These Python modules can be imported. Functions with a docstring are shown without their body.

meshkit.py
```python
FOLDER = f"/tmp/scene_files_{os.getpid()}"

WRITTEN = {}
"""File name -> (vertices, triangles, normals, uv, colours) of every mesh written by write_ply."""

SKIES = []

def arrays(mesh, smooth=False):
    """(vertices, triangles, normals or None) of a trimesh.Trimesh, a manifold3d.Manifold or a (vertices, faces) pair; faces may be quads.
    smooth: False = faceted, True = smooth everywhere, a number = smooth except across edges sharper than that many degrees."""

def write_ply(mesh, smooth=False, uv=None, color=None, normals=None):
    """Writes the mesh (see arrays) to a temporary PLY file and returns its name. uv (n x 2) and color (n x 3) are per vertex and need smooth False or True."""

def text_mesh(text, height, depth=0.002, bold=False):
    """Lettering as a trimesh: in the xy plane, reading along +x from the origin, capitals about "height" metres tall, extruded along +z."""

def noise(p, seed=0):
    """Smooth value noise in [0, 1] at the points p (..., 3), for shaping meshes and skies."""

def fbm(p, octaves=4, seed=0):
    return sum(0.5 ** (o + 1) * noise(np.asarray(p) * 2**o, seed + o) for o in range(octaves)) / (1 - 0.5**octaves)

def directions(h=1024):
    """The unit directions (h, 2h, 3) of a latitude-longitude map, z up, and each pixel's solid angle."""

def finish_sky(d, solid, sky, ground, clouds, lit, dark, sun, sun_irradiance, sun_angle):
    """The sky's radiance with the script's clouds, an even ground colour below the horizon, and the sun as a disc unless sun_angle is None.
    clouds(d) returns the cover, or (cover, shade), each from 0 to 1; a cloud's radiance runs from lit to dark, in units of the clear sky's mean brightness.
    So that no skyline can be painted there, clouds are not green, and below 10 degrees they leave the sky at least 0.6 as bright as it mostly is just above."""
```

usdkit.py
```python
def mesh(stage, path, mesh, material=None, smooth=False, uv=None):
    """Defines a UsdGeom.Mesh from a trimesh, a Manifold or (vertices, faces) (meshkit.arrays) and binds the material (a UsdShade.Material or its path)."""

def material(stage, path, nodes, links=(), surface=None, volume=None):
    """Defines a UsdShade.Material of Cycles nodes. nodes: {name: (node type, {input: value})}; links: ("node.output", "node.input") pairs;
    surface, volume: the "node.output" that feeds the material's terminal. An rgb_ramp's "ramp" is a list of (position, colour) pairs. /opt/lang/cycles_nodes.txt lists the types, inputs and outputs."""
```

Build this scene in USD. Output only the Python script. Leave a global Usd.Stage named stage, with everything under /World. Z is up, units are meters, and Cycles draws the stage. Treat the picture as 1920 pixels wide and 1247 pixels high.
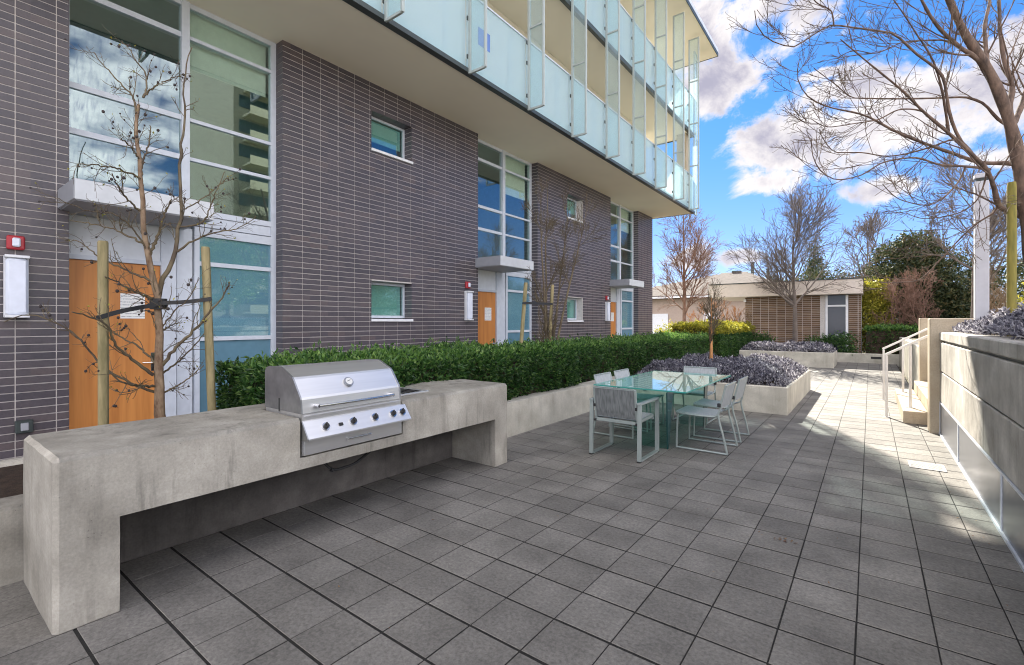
import math
import numpy as np
import trimesh
import manifold3d as m3
import usdkit, meshkit
from pxr import Usd, UsdGeom, UsdLux, UsdShade, Gf, Sdf

stage = Usd.Stage.CreateInMemory()
UsdGeom.SetStageUpAxis(stage, UsdGeom.Tokens.z)
UsdGeom.SetStageMetersPerUnit(stage, 1.0)
UsdGeom.Xform.Define(stage, '/World')
UsdGeom.Scope.Define(stage, '/World/Looks')

# ------------------------------------------------------------------ camera, sky, sun, exposure
EYE, YAW, FPX = 1.55, 0.6465, 890.0            # eye height, turn to the left of +y, focal length in 1920ths of the width
HORIZON = 605.0
CS, SN = math.cos(YAW), math.sin(YAW)
cam = UsdGeom.Camera.Define(stage, '/World/camera')
cam.CreateHorizontalApertureAttr(36.0)
cam.CreateVerticalApertureAttr(36.0 * 665 / 1024)
cam.CreateFocalLengthAttr(FPX / 1920 * 36.0)
cam.CreateVerticalApertureOffsetAttr(-(623.5 - HORIZON) / 1920 * 36.0)
cam.CreateClippingRangeAttr(Gf.Vec2f(0.05, 2000))
cam.CreateExposureAttr(1.72)
cam.AddTransformOp().Set(Gf.Matrix4d(CS, SN, 0, 0, 0, 0, 1, 0, SN, -CS, 0, 0, 0, 0, EYE, 1))

SUN_AZ = np.array([-0.42, 0.908]); SUN_AZ /= np.linalg.norm(SUN_AZ)
SUN_EL = math.radians(36.0)
SUN_ROT = math.atan2(SUN_AZ[0], SUN_AZ[1])
SUN = np.array([SUN_AZ[0] * math.cos(SUN_EL), SUN_AZ[1] * math.cos(SUN_EL), math.sin(SUN_EL)])
sun = UsdLux.DistantLight.Define(stage, '/World/sun')
sun.CreateIntensityAttr(1.25)
sun.CreateAngleAttr(0.5)
sun.CreateNormalizeAttr(True)
sun.CreateColorAttr(Gf.Vec3f(1.0, 0.93, 0.82))
zx = np.cross([0, 0, 1], SUN); zx /= np.linalg.norm(zx); zy = np.cross(SUN, zx)
sun.AddTransformOp().Set(Gf.Matrix4d(*zx, 0, *zy, 0, *SUN, 0, 0, 0, 30, 1))

SKY_STRENGTH = 0.12
CLOUD_LIT, CLOUD_DARK = (2.75, 2.62, 2.62), (1.28, 1.25, 1.58)
FRONT_BOOST, SKY_TINT = 2.9, (0.130, 0.275, 0.44)
CLOUD_SEED, LOW_TINT = 9.1, (0.225, 0.25, 0.375)
# clouds: (x/y, z/y, half width, half height) of their directions as seen from the terrace
CLOUDS = [(-0.34, 0.62, 0.30, 0.20), (-0.14, 0.64, 0.20, 0.13), (-0.26, 0.48, 0.13, 0.07),
          (-0.11, 0.325, 0.15, 0.085), (0.03, 0.325, 0.17, 0.085), (-0.15, 0.262, 0.08, 0.035), (0.12, 0.36, 0.14, 0.08), (-0.02, 0.405, 0.10, 0.04),
          (0.02, 0.222, 0.07, 0.026), (0.16, 0.24, 0.09, 0.03), (0.10, 0.58, 0.10, 0.07),
          (-0.31, 0.132, 0.075, 0.034), (-0.21, 0.128, 0.05, 0.018), (-0.06, 0.44, 0.05, 0.015),
          (-0.7, 0.25, 0.15, 0.06), (0.45, 0.30, 0.2, 0.07), (0.75, 0.5, 0.25, 0.1)]


def sky_material():
    n, l = {}, []

    def math_(name, op, a, b=None, c=None, clamp=False):
        n[name] = ("math", {"math_type": op, "use_clamp": clamp})
        for k, x in (("value1", a), ("value2", b), ("value3", c)):
            if x is None:
                continue
            if isinstance(x, str):
                l.append((x, f"{name}.{k}"))
            else:
                n[name][1][k] = x
        return f"{name}.value"

    n["tc"] = ("texture_coordinate", {})
    n["sep"] = ("separate_xyz", {})
    l.append(("tc.generated", "sep.vector"))
    yy = math_("ymax", "maximum", "sep.y", 0.03)
    u = math_("u", "divide", "sep.x", yy)
    w = math_("w", "divide", "sep.z", yy)
    n["uw"] = ("combine_xyz", {"z": 0.0})
    l += [(u, "uw.x"), (w, "uw.y")]
    n["warp"] = ("noise_texture", {"scale": 7.5, "detail": 9.0, "roughness": 0.66, "distortion": 0.35})
    l.append(("uw.vector", "warp.vector"))
    best = None
    for k, (cu, cw, ru, rw) in enumerate(CLOUDS):
        a = math_(f"a{k}", "subtract", u, cu); a = math_(f"aa{k}", "divide", a, ru)
        b = math_(f"b{k}", "subtract", w, cw); b = math_(f"bb{k}", "divide", b, rw)
        a = math_(f"as{k}", "multiply", a, a); b = math_(f"bs{k}", "multiply", b, b)
        d = math_(f"d{k}", "add", a, b); d = math_(f"dr{k}", "sqrt", d); d = math_(f"m{k}", "subtract", 1.0, d)
        best = d if best is None else math_(f"mx{k}", "smoothmax", best, d, 0.25)
    nz = math_("nz", "subtract", "warp.fac", 0.51)
    nz = math_("nz2", "multiply", nz, 3.4)
    dens = math_("dens", "add", best, nz)
    # the rest of the sky: an even field of clouds, brightened away from the sun
    zz = math_("zz", "add", "sep.z", 0.18)
    px = math_("px", "divide", "sep.x", zz); py = math_("py", "divide", "sep.y", zz)
    n["pp"] = ("combine_xyz", {"z": CLOUD_SEED}); l += [(px, "pp.x"), (py, "pp.y")]
    n["field"] = ("noise_texture", {"scale": 1.15, "detail": 7.0, "roughness": 0.58}); l.append(("pp.vector", "field.vector"))
    fd = math_("fd", "subtract", "field.fac", 0.40); fd = math_("fd2", "multiply", fd, 4.0)
    n["gate"] = ("map_range", {"range_type": "smoothstep", "from_min": 0.40, "from_max": 0.65, "to_min": 0.0, "to_max": 1.0, "clamp": True}); l.append(("sep.y", "gate.value"))
    n["high"] = ("map_range", {"range_type": "smoothstep", "from_min": 0.50, "from_max": 0.60, "to_min": 1.0, "to_max": 0.0, "clamp": True}); l.append(("sep.z", "high.value"))
    gt = math_("gt", "multiply", "gate.result", "high.result")
    n["pick"] = ("mix_float", {"use_clamp": True}); l += [(gt, "pick.fac"), (fd, "pick.a"), (dens, "pick.b")]
    n["cover"] = ("map_range", {"range_type": "smoothstep", "from_min": 0.0, "from_max": 0.50, "to_min": 0.0, "to_max": 1.0, "clamp": True}); l.append(("pick.result", "cover.value"))
    # shade: thick parts and undersides are greyer
    n["off"] = ("vector_math", {"math_type": "add", "vector2": (0.035, -0.05, 0.0)}); l.append(("uw.vector", "off.vector1"))
    n["w2"] = ("noise_texture", {"scale": 7.5, "detail": 7.0, "roughness": 0.58, "distortion": 0.35}); l.append(("off.vector", "w2.vector"))
    sh = math_("sh", "multiply_add", "w2.fac", 2.3, -1.12)
    sh = math_("sh2", "multiply_add", "pick.result", 0.60, sh)
    n["shade"] = ("map_range", {"range_type": "smoothstep", "from_min": 0.05, "from_max": 0.95, "to_min": 0.0, "to_max": 1.0, "clamp": True}); l.append((sh, "shade.value"))
    n["cc0"] = ("mix_color", {"a": CLOUD_LIT, "b": CLOUD_DARK, "use_clamp": False}); l.append(("shade.result", "cc0.fac"))
    # clouds away from the sun are boosted to fill the shade on the terrace
    n["dot"] = ("vector_math", {"math_type": "dot_product", "vector2": (float(SUN_AZ[0]), float(SUN_AZ[1]), 0.0)}); l.append(("tc.generated", "dot.vector1"))
    n["front"] = ("map_range", {"range_type": "smoothstep", "from_min": 0.55, "from_max": -0.15, "to_min": 1.0, "to_max": FRONT_BOOST, "clamp": True}); l.append(("dot.value", "front.value"))
    n["fcol"] = ("combine_color", {}); l += [("front.result", "fcol.r"), ("front.result", "fcol.g"), ("front.result", "fcol.b")]
    n["cc"] = ("mix_color", {"blend_type": "multiply", "fac": 1.0, "use_clamp": False}); l += [("cc0.result", "cc.a"), ("fcol.color", "cc.b")]
    n["sky"] = ("sky_texture", {"sky_type": "single_scattering", "sun_disc": False, "sun_elevation": SUN_EL, "sun_rotation": SUN_ROT,
                                "altitude": 50.0, "air_density": 1.0, "aerosol_density": 0.1, "ozone_density": 1.6})
    n["sat"] = ("hsv", {"saturation": 1.0, "value": 1.0, "fac": 1.0}); l.append(("sky.color", "sat.color"))
    n["lowr"] = ("map_range", {"range_type": "smoothstep", "from_min": 0.02, "from_max": 0.42, "to_min": 0.0, "to_max": 1.0, "clamp": True}); l.append(("sep.z", "lowr.value"))
    n["tint"] = ("mix_color", {"a": LOW_TINT, "b": SKY_TINT, "use_clamp": False}); l.append(("lowr.result", "tint.fac"))
    n["blue"] = ("mix_color", {"blend_type": "multiply", "fac": 1.0, "use_clamp": False}); l += [("sat.color", "blue.a"), ("tint.result", "blue.b")]
    n["mix"] = ("mix_color", {"use_clamp": False}); l += [("cover.result", "mix.fac"), ("blue.result", "mix.a"), ("cc.result", "mix.b")]
    n["bg"] = ("background_shader", {"strength": SKY_STRENGTH}); l.append(("mix.result", "bg.color"))
    return usdkit.material(stage, '/World/Looks/sky', n, l, surface="bg.background")


sky = UsdLux.DomeLight.Define(stage, '/World/sky')
UsdShade.MaterialBindingAPI.Apply(sky.GetPrim()).Bind(sky_material())
sky.GetPrim().SetCustomDataByKey('kind', 'structure')


def px(u, v, x=None, y=None, z=None, far=None):
    """World point on the line of sight through pixel (u, v) of the 1920 wide picture, on the plane x, y or z, or at a distance."""
    X = (u - 960) / FPX
    r = np.array([X * CS - SN, X * SN + CS, (HORIZON - v) / FPX])
    t = far if far is not None else x / r[0] if x is not None else y / r[1] if y is not None else (z - EYE) / r[2]
    return np.array([0, 0, EYE]) + r * t


# ------------------------------------------------------------------ helpers: meshes
_S = np.array([[a, b, c] for a in (-1, 1) for b in (-1, 1) for c in (-1, 1)], float)
_BOXF = trimesh.convex.convex_hull(_S)
_bv, _bf = np.array(_BOXF.vertices), np.array(_BOXF.faces)
_ch = np.array([[s[0] - (0.2 * s[0] if k != 0 else 0), s[1] - (0.2 * s[1] if k != 1 else 0), s[2] - (0.2 * s[2] if k != 2 else 0)] for s in _S for k in range(3)])
_CH = trimesh.convex.convex_hull(_ch)
_cv, _cf = np.array(_CH.vertices), np.array(_CH.faces)
_csign, _cmask = np.sign(_cv), np.abs(np.abs(_cv) - 0.8) < 1e-6


class MB:
    """Collects shapes that become one mesh."""

    def __init__(self):
        self.v, self.f, self.n = [], [], 0

    def add(self, v, f):
        v, f = np.asarray(v, float), np.asarray(f, int)
        self.v.append(v); self.f.append(f + self.n); self.n += len(v)
        return self

    def box(self, x0, x1, y0, y1, z0, z1, ch=0.0):
        c, h = np.array([x0 + x1, y0 + y1, z0 + z1]) / 2, np.abs(np.array([x1 - x0, y1 - y0, z1 - z0])) / 2
        if ch:
            ch = min(ch, 0.45 * h.min() * 2)
            return self.add(c + _csign * (h - _cmask * ch), _cf)
        return self.add(c + _bv * h, _bf)

    def obox(self, c, ax, ay, az, h, ch=0.0):
        """Box with its own axes; h are half sizes."""
        h = np.asarray(h, float)
        p = _csign * (h - _cmask * ch) if ch else _bv * h
        R = np.stack([ax, ay, az])
        return self.add(np.asarray(c) + p @ R, _cf if ch else _bf)

    def bar(self, a, b, w, t, up=(0, 0, 1), ch=0.003):
        """Rectangular bar from a to b, w wide across, t thick along up."""
        a, b = np.asarray(a, float), np.asarray(b, float)
        d = b - a; L = np.linalg.norm(d); d /= L
        s = np.cross(d, up)
        if np.linalg.norm(s) < 1e-6:
            s = np.cross(d, (1, 0, 0))
        s /= np.linalg.norm(s); u = np.cross(s, d)
        return self.obox((a + b) / 2, d, s, u, (L / 2, w / 2, t / 2), ch)

    def tube(self, path, r, k=8, cap=True):
        path = np.asarray(path, float)[None]
        r = np.broadcast_to(np.asarray(r, float), path.shape[:2])
        v, f = tubes(path, r, k)
        self.add(v, f)
        if cap:
            n = path.shape[1]
            for e, off in ((0, 0), (n - 1, (n - 1) * k)):
                base = self.n
                self.add(path[0, e][None], np.zeros((0, 3), int))
                ring = base - len(v) + off + np.arange(k) if e == 0 else base - 1 - len(v) + off + np.arange(k)
                self.f.append(np.stack([np.full(k, base), ring, np.roll(ring, -1)], 1))
        return self

    def cyl(self, a, b, r, k=16, r2=None):
        return self.tube([a, b], [r, r if r2 is None else r2], k)

    def mesh(self, m):
        v, f, _ = meshkit.arrays(m)
        return self.add(v, f)

    def get(self):
        return np.vstack(self.v), np.vstack(self.f)


def tubes(P, R, k):
    """Tubes along N paths of n points each: P (N, n, 3), R (N, n)."""
    N, n, _ = P.shape
    T = np.gradient(P, axis=1)
    T /= np.maximum(np.linalg.norm(T, axis=2, keepdims=True), 1e-9)
    m = T.mean(1); m /= np.maximum(np.linalg.norm(m, axis=1, keepdims=True), 1e-9)
    ref = np.where(np.abs(m[:, 2:3]) < 0.8, np.array([[0.02, 0.03, 1.0]]), np.array([[1.0, 0.05, 0.02]]))
    A = np.cross(T, ref[:, None, :]); A /= np.maximum(np.linalg.norm(A, axis=2, keepdims=True), 1e-9)
    B = np.cross(T, A)
    ang = np.arange(k) * 2 * np.pi / k
    V = P[:, :, None, :] + R[:, :, None, None] * (np.cos(ang)[None, None, :, None] * A[:, :, None, :] + np.sin(ang)[None, None, :, None] * B[:, :, None, :])
    i = np.arange(n - 1)[:, None] * k + np.arange(k)[None]
    j = np.arange(n - 1)[:, None] * k + (np.arange(k)[None] + 1) % k
    q = np.stack([i, j, j + k, i + k], -1).reshape(-1, 4)
    tri = np.vstack([q[:, [0, 2, 1]], q[:, [0, 3, 2]]])
    F = (np.arange(N)[:, None, None] * (n * k) + tri[None]).reshape(-1, 3)
    return V.reshape(-1, 3), F


def smooth_path(pts, n=24):
    pts = np.asarray(pts, float)
    if len(pts) < 3:
        return np.linspace(pts[0], pts[-1], n)
    from scipy.interpolate import PchipInterpolator
    t = np.r_[0, np.cumsum(np.linalg.norm(np.diff(pts, axis=0), axis=1))]
    return PchipInterpolator(t, pts)(np.linspace(0, t[-1], n))


def leaves(P, rng, length, width, up=0.3, out=None, fold=0.25):
    """Folded leaf shapes (two triangles each) at the points P."""
    N = len(P)
    d = rng.normal(size=(N, 3))
    if out is not None:
        d = d * 0.75 + out
    d[:, 2] += up
    d /= np.linalg.norm(d, axis=1, keepdims=True)
    s = np.cross(d, rng.normal(size=(N, 3))); s /= np.linalg.norm(s, axis=1, keepdims=True)
    nrm = np.cross(d, s)
    L = (length * rng.uniform(0.7, 1.3, N))[:, None]; W = (width * rng.uniform(0.7, 1.3, N))[:, None]
    tip = P + d * L
    mid = P + d * L * 0.45
    a, b = mid + s * W / 2 + nrm * W * fold, mid - s * W / 2 + nrm * W * fold
    V = np.stack([P, a, tip, b], 1).reshape(-1, 3)
    base = np.arange(N)[:, None] * 4
    F = np.stack([base + [0, 1, 2], base + [0, 2, 3]], 1).reshape(-1, 3)
    return V, F


# ------------------------------------------------------------------ helpers: prims
_used, _origin = {}, {}


def numbered(parent, name):
    k = f'{parent}/{name}'
    c = _used.get(k, 0); _used[k] = c + 1
    return k if c == 0 else f'{k}_{c:03d}'


def tag(prim, label=None, category=None, group=None, kind=None):
    prim = prim.GetPrim() if hasattr(prim, 'GetPrim') else prim
    for k, x in (('label', label), ('category', category), ('group', group), ('kind', kind)):
        if x:
            prim.SetCustomDataByKey(k, x)
    return prim


def thing(name, loc, label=None, category=None, group=None, kind=None, rotz=0.0):
    path = numbered('/World', name)
    x = UsdGeom.Xform.Define(stage, path)
    x.AddTranslateOp().Set(Gf.Vec3d(*map(float, loc)))
    x.AddRotateZOp().Set(float(rotz))
    _origin[path] = np.asarray(loc, float)
    return tag(x, label, category, group, kind)


def obj(name, mesh, mat, parent=None, smooth=False, label=None, category=None, group=None, kind=None, local=False):
    """One Mesh prim. Coordinates are the world's (or, with local, the thing's own)."""
    if isinstance(mesh, MB):
        mesh = mesh.get()
    pp = '/World' if parent is None else str(parent.GetPath())
    root = None if parent is None else '/'.join(pp.split('/')[:3])
    if root in _origin and not local:
        v, f, _ = meshkit.arrays(mesh)
        mesh = (v - _origin[root], f)
    p = usdkit.mesh(stage, numbered(pp, name), mesh, M[mat] if isinstance(mat, str) else mat, smooth=smooth)
    if mat in LEAFY:                                             # every leaf has a tone of its own
        n = len(mesh[0])
        tone = np.repeat(np.random.default_rng(n).uniform(0, 1, n // 4 + 1), 4)[:n]
        UsdGeom.PrimvarsAPI(p).CreatePrimvar('tone', Sdf.ValueTypeNames.FloatArray, 'vertex').Set(tone.tolist())
    return tag(p, label, category, group, kind)


def dup(src, loc, rotz, label, group=None, name=None):
    was = src.GetCustomData()
    r = thing(name or src.GetName().rstrip('0123456789').rstrip('_'), loc, label, was.get('category'), group or was.get('group'), None, rotz)
    r.GetReferences().AddInternalReference(src.GetPath())
    r.SetInstanceable(True)
    return r


# ------------------------------------------------------------------ materials
M, LEAFY = {}, set()


def mat(name, nodes, links, surface):
    M[name] = usdkit.material(stage, f'/World/Looks/{name}', nodes, links, surface=surface)


def rough(name, c1, c2, scale=6.0, roughness=0.7, bump=0.3, dist=0.004, fine=60.0, spec=0.4, metallic=0.0, stretch=(1, 1, 1), detail=6.0, extra=None):
    """A mottled solid: two colours mixed by noise, a fine grain and a bump."""
    n = {"g": ("geometry", {}), "m": ("mapping", {"scale": stretch}), "n": ("noise_texture", {"scale": scale, "detail": detail, "roughness": 0.6}),
         "r": ("rgb_ramp", {"ramp": [(0.32, c1), (0.68, c2)]}), "f": ("noise_texture", {"scale": fine, "detail": 3.0, "roughness": 0.7}),
         "b": ("bump", {"strength": bump, "distance": dist}), "p": ("principled_bsdf", {"roughness": roughness, "specular_ior_level": spec, "metallic": metallic})}
    l = [("g.position", "m.vector"), ("m.vector", "n.vector"), ("n.fac", "r.fac"), ("m.vector", "f.vector"), ("f.fac", "b.height"), ("b.normal", "p.normal"), ("r.color", "p.base_color")]
    mat(name, n, l, "p.BSDF")


def concrete(name, light, dark, streak=0.5, rough_=0.75):
    n = {"g": ("geometry", {}), "big": ("noise_texture", {"scale": 2.2, "detail": 7.0, "roughness": 0.62}),
         "ms": ("mapping", {"scale": (6.0, 6.0, 0.55)}), "st": ("noise_texture", {"scale": 1.7, "detail": 7.0, "roughness": 0.72}),
         "fi": ("noise_texture", {"scale": 70.0, "detail": 4.0, "roughness": 0.7}), "pit": ("voronoi_texture", {"scale": 34.0, "feature": "f1"}),
         "pr": ("map_range", {"from_min": 0.03, "from_max": 0.11, "to_min": 0.0, "to_max": 1.0, "clamp": True}),
         "sel": ("noise_texture", {"scale": 5.0, "detail": 2.0}), "selr": ("map_range", {"from_min": 0.52, "from_max": 0.62, "to_min": 1.0, "to_max": 0.0, "clamp": True}),
         "pm": ("math", {"math_type": "maximum"}),
         "r1": ("rgb_ramp", {"ramp": [(0.30, dark), (0.55, [0.5 * (a + b) for a, b in zip(light, dark)]), (0.72, light)]}),
         "sn": ("noise_texture", {"scale": 1.9, "detail": 3.0}), "sr": ("map_range", {"from_min": 0.36, "from_max": 0.62, "to_min": 0.0, "to_max": streak, "clamp": True}), "r2": ("map_range", {"from_min": 0.50, "from_max": 0.74, "to_min": 0.0, "to_max": 1.0, "clamp": True}), "rs": ("math", {"math_type": "multiply"}),
         "mx": ("mix_color", {"b": [0.45 * x for x in dark]}), "fr": ("map_range", {"from_min": 0.3, "from_max": 0.7, "to_min": 0.86, "to_max": 1.12}),
         "mf": ("mix_color", {"blend_type": "multiply", "fac": 1.0, "use_clamp": False}), "pc": ("mix_color", {"blend_type": "multiply", "fac": 0.6}),
         "b": ("bump", {"strength": 0.35, "distance": 0.004}), "b2": ("bump", {"strength": 0.6, "distance": 0.004}), "p": ("principled_bsdf", {"roughness": rough_, "specular_ior_level": 0.35})}
    l = [("g.position", "big.vector"), ("g.position", "ms.vector"), ("ms.vector", "st.vector"), ("g.position", "fi.vector"), ("g.position", "pit.vector"), ("g.position", "sel.vector"),
         ("pit.distance", "pr.value"), ("sel.fac", "selr.value"), ("pr.result", "pm.value1"), ("selr.result", "pm.value2"),
         ("big.fac", "r1.fac"), ("st.fac", "r2.value"), ("g.position", "sn.vector"), ("sn.fac", "sr.value"), ("r2.result", "rs.value1"), ("sr.result", "rs.value2"), ("rs.value", "mx.fac"), ("r1.color", "mx.a"), ("fi.fac", "fr.value"), ("mx.result", "mf.a"), ("fr.result", "mf.b"),
         ("mf.result", "pc.a"), ("pm.value", "pc.b"), ("pc.result", "p.base_color"), ("fi.fac", "b.height"), ("b.normal", "b2.normal"), ("pm.value", "b2.height"), ("b2.normal", "p.normal")]
    mat(name, n, l, "p.BSDF")


def cellular(name, cell, origin, ramp, fine=90.0, bump=0.4, roughness=0.6, spec=0.5, blotch=0.25, blotch_scale=1.3, axes=("x", "y"), dist=0.003, speck=(0.82, 1.22)):
    """Each brick or paver has a tone of its own (white noise of its place in the grid), with grain and broad blotches."""
    n = {"g": ("geometry", {}), "s": ("separate_xyz", {}), "c": ("combine_xyz", {"z": 0.0}), "w": ("white_noise_texture", {"dimensions": "3D"}),
         "r": ("rgb_ramp", {"ramp": ramp}), "bl": ("noise_texture", {"scale": blotch_scale, "detail": 6.0, "roughness": 0.6}),
         "bm": ("map_range", {"from_min": 0.3, "from_max": 0.7, "to_min": 1.0 - blotch, "to_max": 1.0 + blotch}), "f": ("noise_texture", {"scale": fine, "detail": 4.0, "roughness": 0.75}),
         "fm": ("map_range", {"from_min": 0.3, "from_max": 0.7, "to_min": speck[0], "to_max": speck[1]}), "m1": ("mix_color", {"blend_type": "multiply", "fac": 1.0, "use_clamp": False}),
         "m2": ("mix_color", {"blend_type": "multiply", "fac": 1.0, "use_clamp": False}), "b": ("bump", {"strength": bump, "distance": dist}),
         "p": ("principled_bsdf", {"roughness": roughness, "specular_ior_level": spec})}
    l = [("g.position", "s.vector")]
    for k, a in enumerate(axes):
        n[f"o{k}"] = ("math", {"math_type": "subtract", "value2": origin[k]}); n[f"d{k}"] = ("math", {"math_type": "divide", "value2": cell[k]}); n[f"f{k}"] = ("math", {"math_type": "floor"})
        l += [(f"s.{a}", f"o{k}.value1"), (f"o{k}.value", f"d{k}.value1"), (f"d{k}.value", f"f{k}.value1"), (f"f{k}.value", f"c.{'xy'[k]}")]
    l += [("c.vector", "w.vector"), ("w.value", "r.fac"), ("g.position", "bl.vector"), ("bl.fac", "bm.value"), ("g.position", "f.vector"), ("f.fac", "fm.value"),
          ("r.color", "m1.a"), ("bm.result", "m1.b"), ("m1.result", "m2.a"), ("fm.result", "m2.b"), ("m2.result", "p.base_color"), ("f.fac", "b.height"), ("b.normal", "p.normal")]
    mat(name, n, l, "p.BSDF")


def leafy(name, ramp, roughness=0.4, trans=0.3, spec=0.5, patch=None):
    """Leaves: each its own tone, partly letting light through."""
    LEAFY.add(name)
    n = {"g": ("attribute", {"attribute": "tone"}), "r": ("rgb_ramp", {"ramp": ramp}), "p": ("principled_bsdf", {"roughness": roughness, "specular_ior_level": spec}),
         "t": ("translucent_bsdf", {}), "m": ("mix_closure", {"fac": trans})}
    l = [("g.fac", "r.fac"), ("r.color", "p.base_color"), ("r.color", "t.color"), ("p.BSDF", "m.closure1"), ("t.BSDF", "m.closure2")]
    mat(name, n, l, "m.closure")


def FACE(ior):
    """Mirror strength of a pane: on its outer faces only, so that light that has entered leaves again."""
    return ({"f": ("fresnel", {"IOR": ior}), "gf": ("geometry", {}), "fi": ("math", {"math_type": "subtract", "value1": 1.0}), "fo": ("math", {"math_type": "multiply"})},
            [("gf.backfacing", "fi.value2"), ("f.fac", "fo.value1"), ("fi.value", "fo.value2")])


def pane(name, tint, ior=1.55, roughness=0.0, gloss=(0.95, 1.0, 1.0)):
    n = {"t": ("transparent_bsdf", {"color": tint}), "gl": ("glossy_bsdf", {"color": gloss, "roughness": roughness}), "m": ("mix_closure", {}), **FACE(ior)[0]}
    mat(name, n, FACE(ior)[1] + [("fo.value", "m.fac"), ("t.BSDF", "m.closure1"), ("gl.BSDF", "m.closure2")], "m.closure")


def plain(name, color, roughness=0.5, metallic=0.0, spec=0.5, vary=0.06, scale=9.0):
    rough(name, [(1 - vary) * c for c in color], [min(1, (1 + vary) * c) for c in color], scale=scale, roughness=roughness, bump=0.06, metallic=metallic, spec=spec)


PX0, PSX, PY0, PSY = -1.005, 0.316, 1.811, 0.3066
BRL, BRH = 0.305, 0.0813
cellular('paver', (PSX, PSY), (PX0, PY0), [(0, (0.154, 0.146, 0.130)), (0.5, (0.177, 0.168, 0.150)), (0.93, (0.197, 0.187, 0.167)), (1.0, (0.138, 0.131, 0.117))], fine=48.0, roughness=0.75, spec=0.3, blotch=0.30, blotch_scale=2.1, bump=0.7, speck=(0.66, 1.38))
cellular('brick', (BRL, BRH), (0.0, 0.03), [(0, (0.046, 0.040, 0.048)), (0.5, (0.059, 0.050, 0.058)), (0.9, (0.072, 0.059, 0.064)), (1.0, (0.086, 0.066, 0.066))], fine=55.0, roughness=0.38, spec=0.65, blotch=0.14, blotch_scale=0.9, axes=("y", "z"), bump=0.25)
rough('mortar', (0.50, 0.46, 0.43), (0.62, 0.58, 0.54), scale=20, roughness=0.9, bump=0.4)
rough('joint_sand', (0.010, 0.010, 0.009), (0.028, 0.026, 0.022), scale=25, roughness=0.95, bump=0.6)
rough('soil', (0.03, 0.02, 0.014), (0.075, 0.05, 0.033), scale=14, roughness=0.95, bump=1.0, dist=0.02)
rough('earth', (0.13, 0.12, 0.08), (0.22, 0.20, 0.14), scale=2, roughness=0.95, bump=0.5, dist=0.02)
concrete('concrete_counter', (0.475, 0.45, 0.385), (0.215, 0.20, 0.165), streak=0.95)
concrete('concrete_wall', (0.64, 0.61, 0.55), (0.27, 0.25, 0.215), streak=0.8)
concrete('concrete_planter', (0.62, 0.59, 0.50), (0.36, 0.34, 0.28), streak=0.45)
concrete('concrete_path', (0.42, 0.41, 0.39), (0.30, 0.29, 0.28), streak=0.0)
concrete('bounce_paving', (0.55, 0.52, 0.47), (0.42, 0.40, 0.36), streak=0.0)
concrete('concrete_shaded_dirty', (0.20, 0.185, 0.17), (0.055, 0.051, 0.046), streak=0.8)  # knee-space shade and some dirt, both put into this dark colour
concrete('concrete_tan', (0.50, 0.43, 0.32), (0.36, 0.29, 0.20), streak=0.5)
plain('soffit_paint', (0.82, 0.755, 0.62), 0.8, spec=0.2, vary=0.03, scale=0.8)
plain('cream_wall', (0.66, 0.62, 0.52), 0.8, spec=0.2, vary=0.02, scale=0.8)
plain('aluminium_paint', (0.53, 0.57, 0.62), 0.4)
plain('canopy_paint', (0.52, 0.54, 0.55), 0.45)
plain('white_paint', (0.72, 0.73, 0.74), 0.45)
plain('dark_trim', (0.035, 0.045, 0.043), 0.4)
plain('grey_paint', (0.30, 0.31, 0.33), 0.5)
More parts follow.
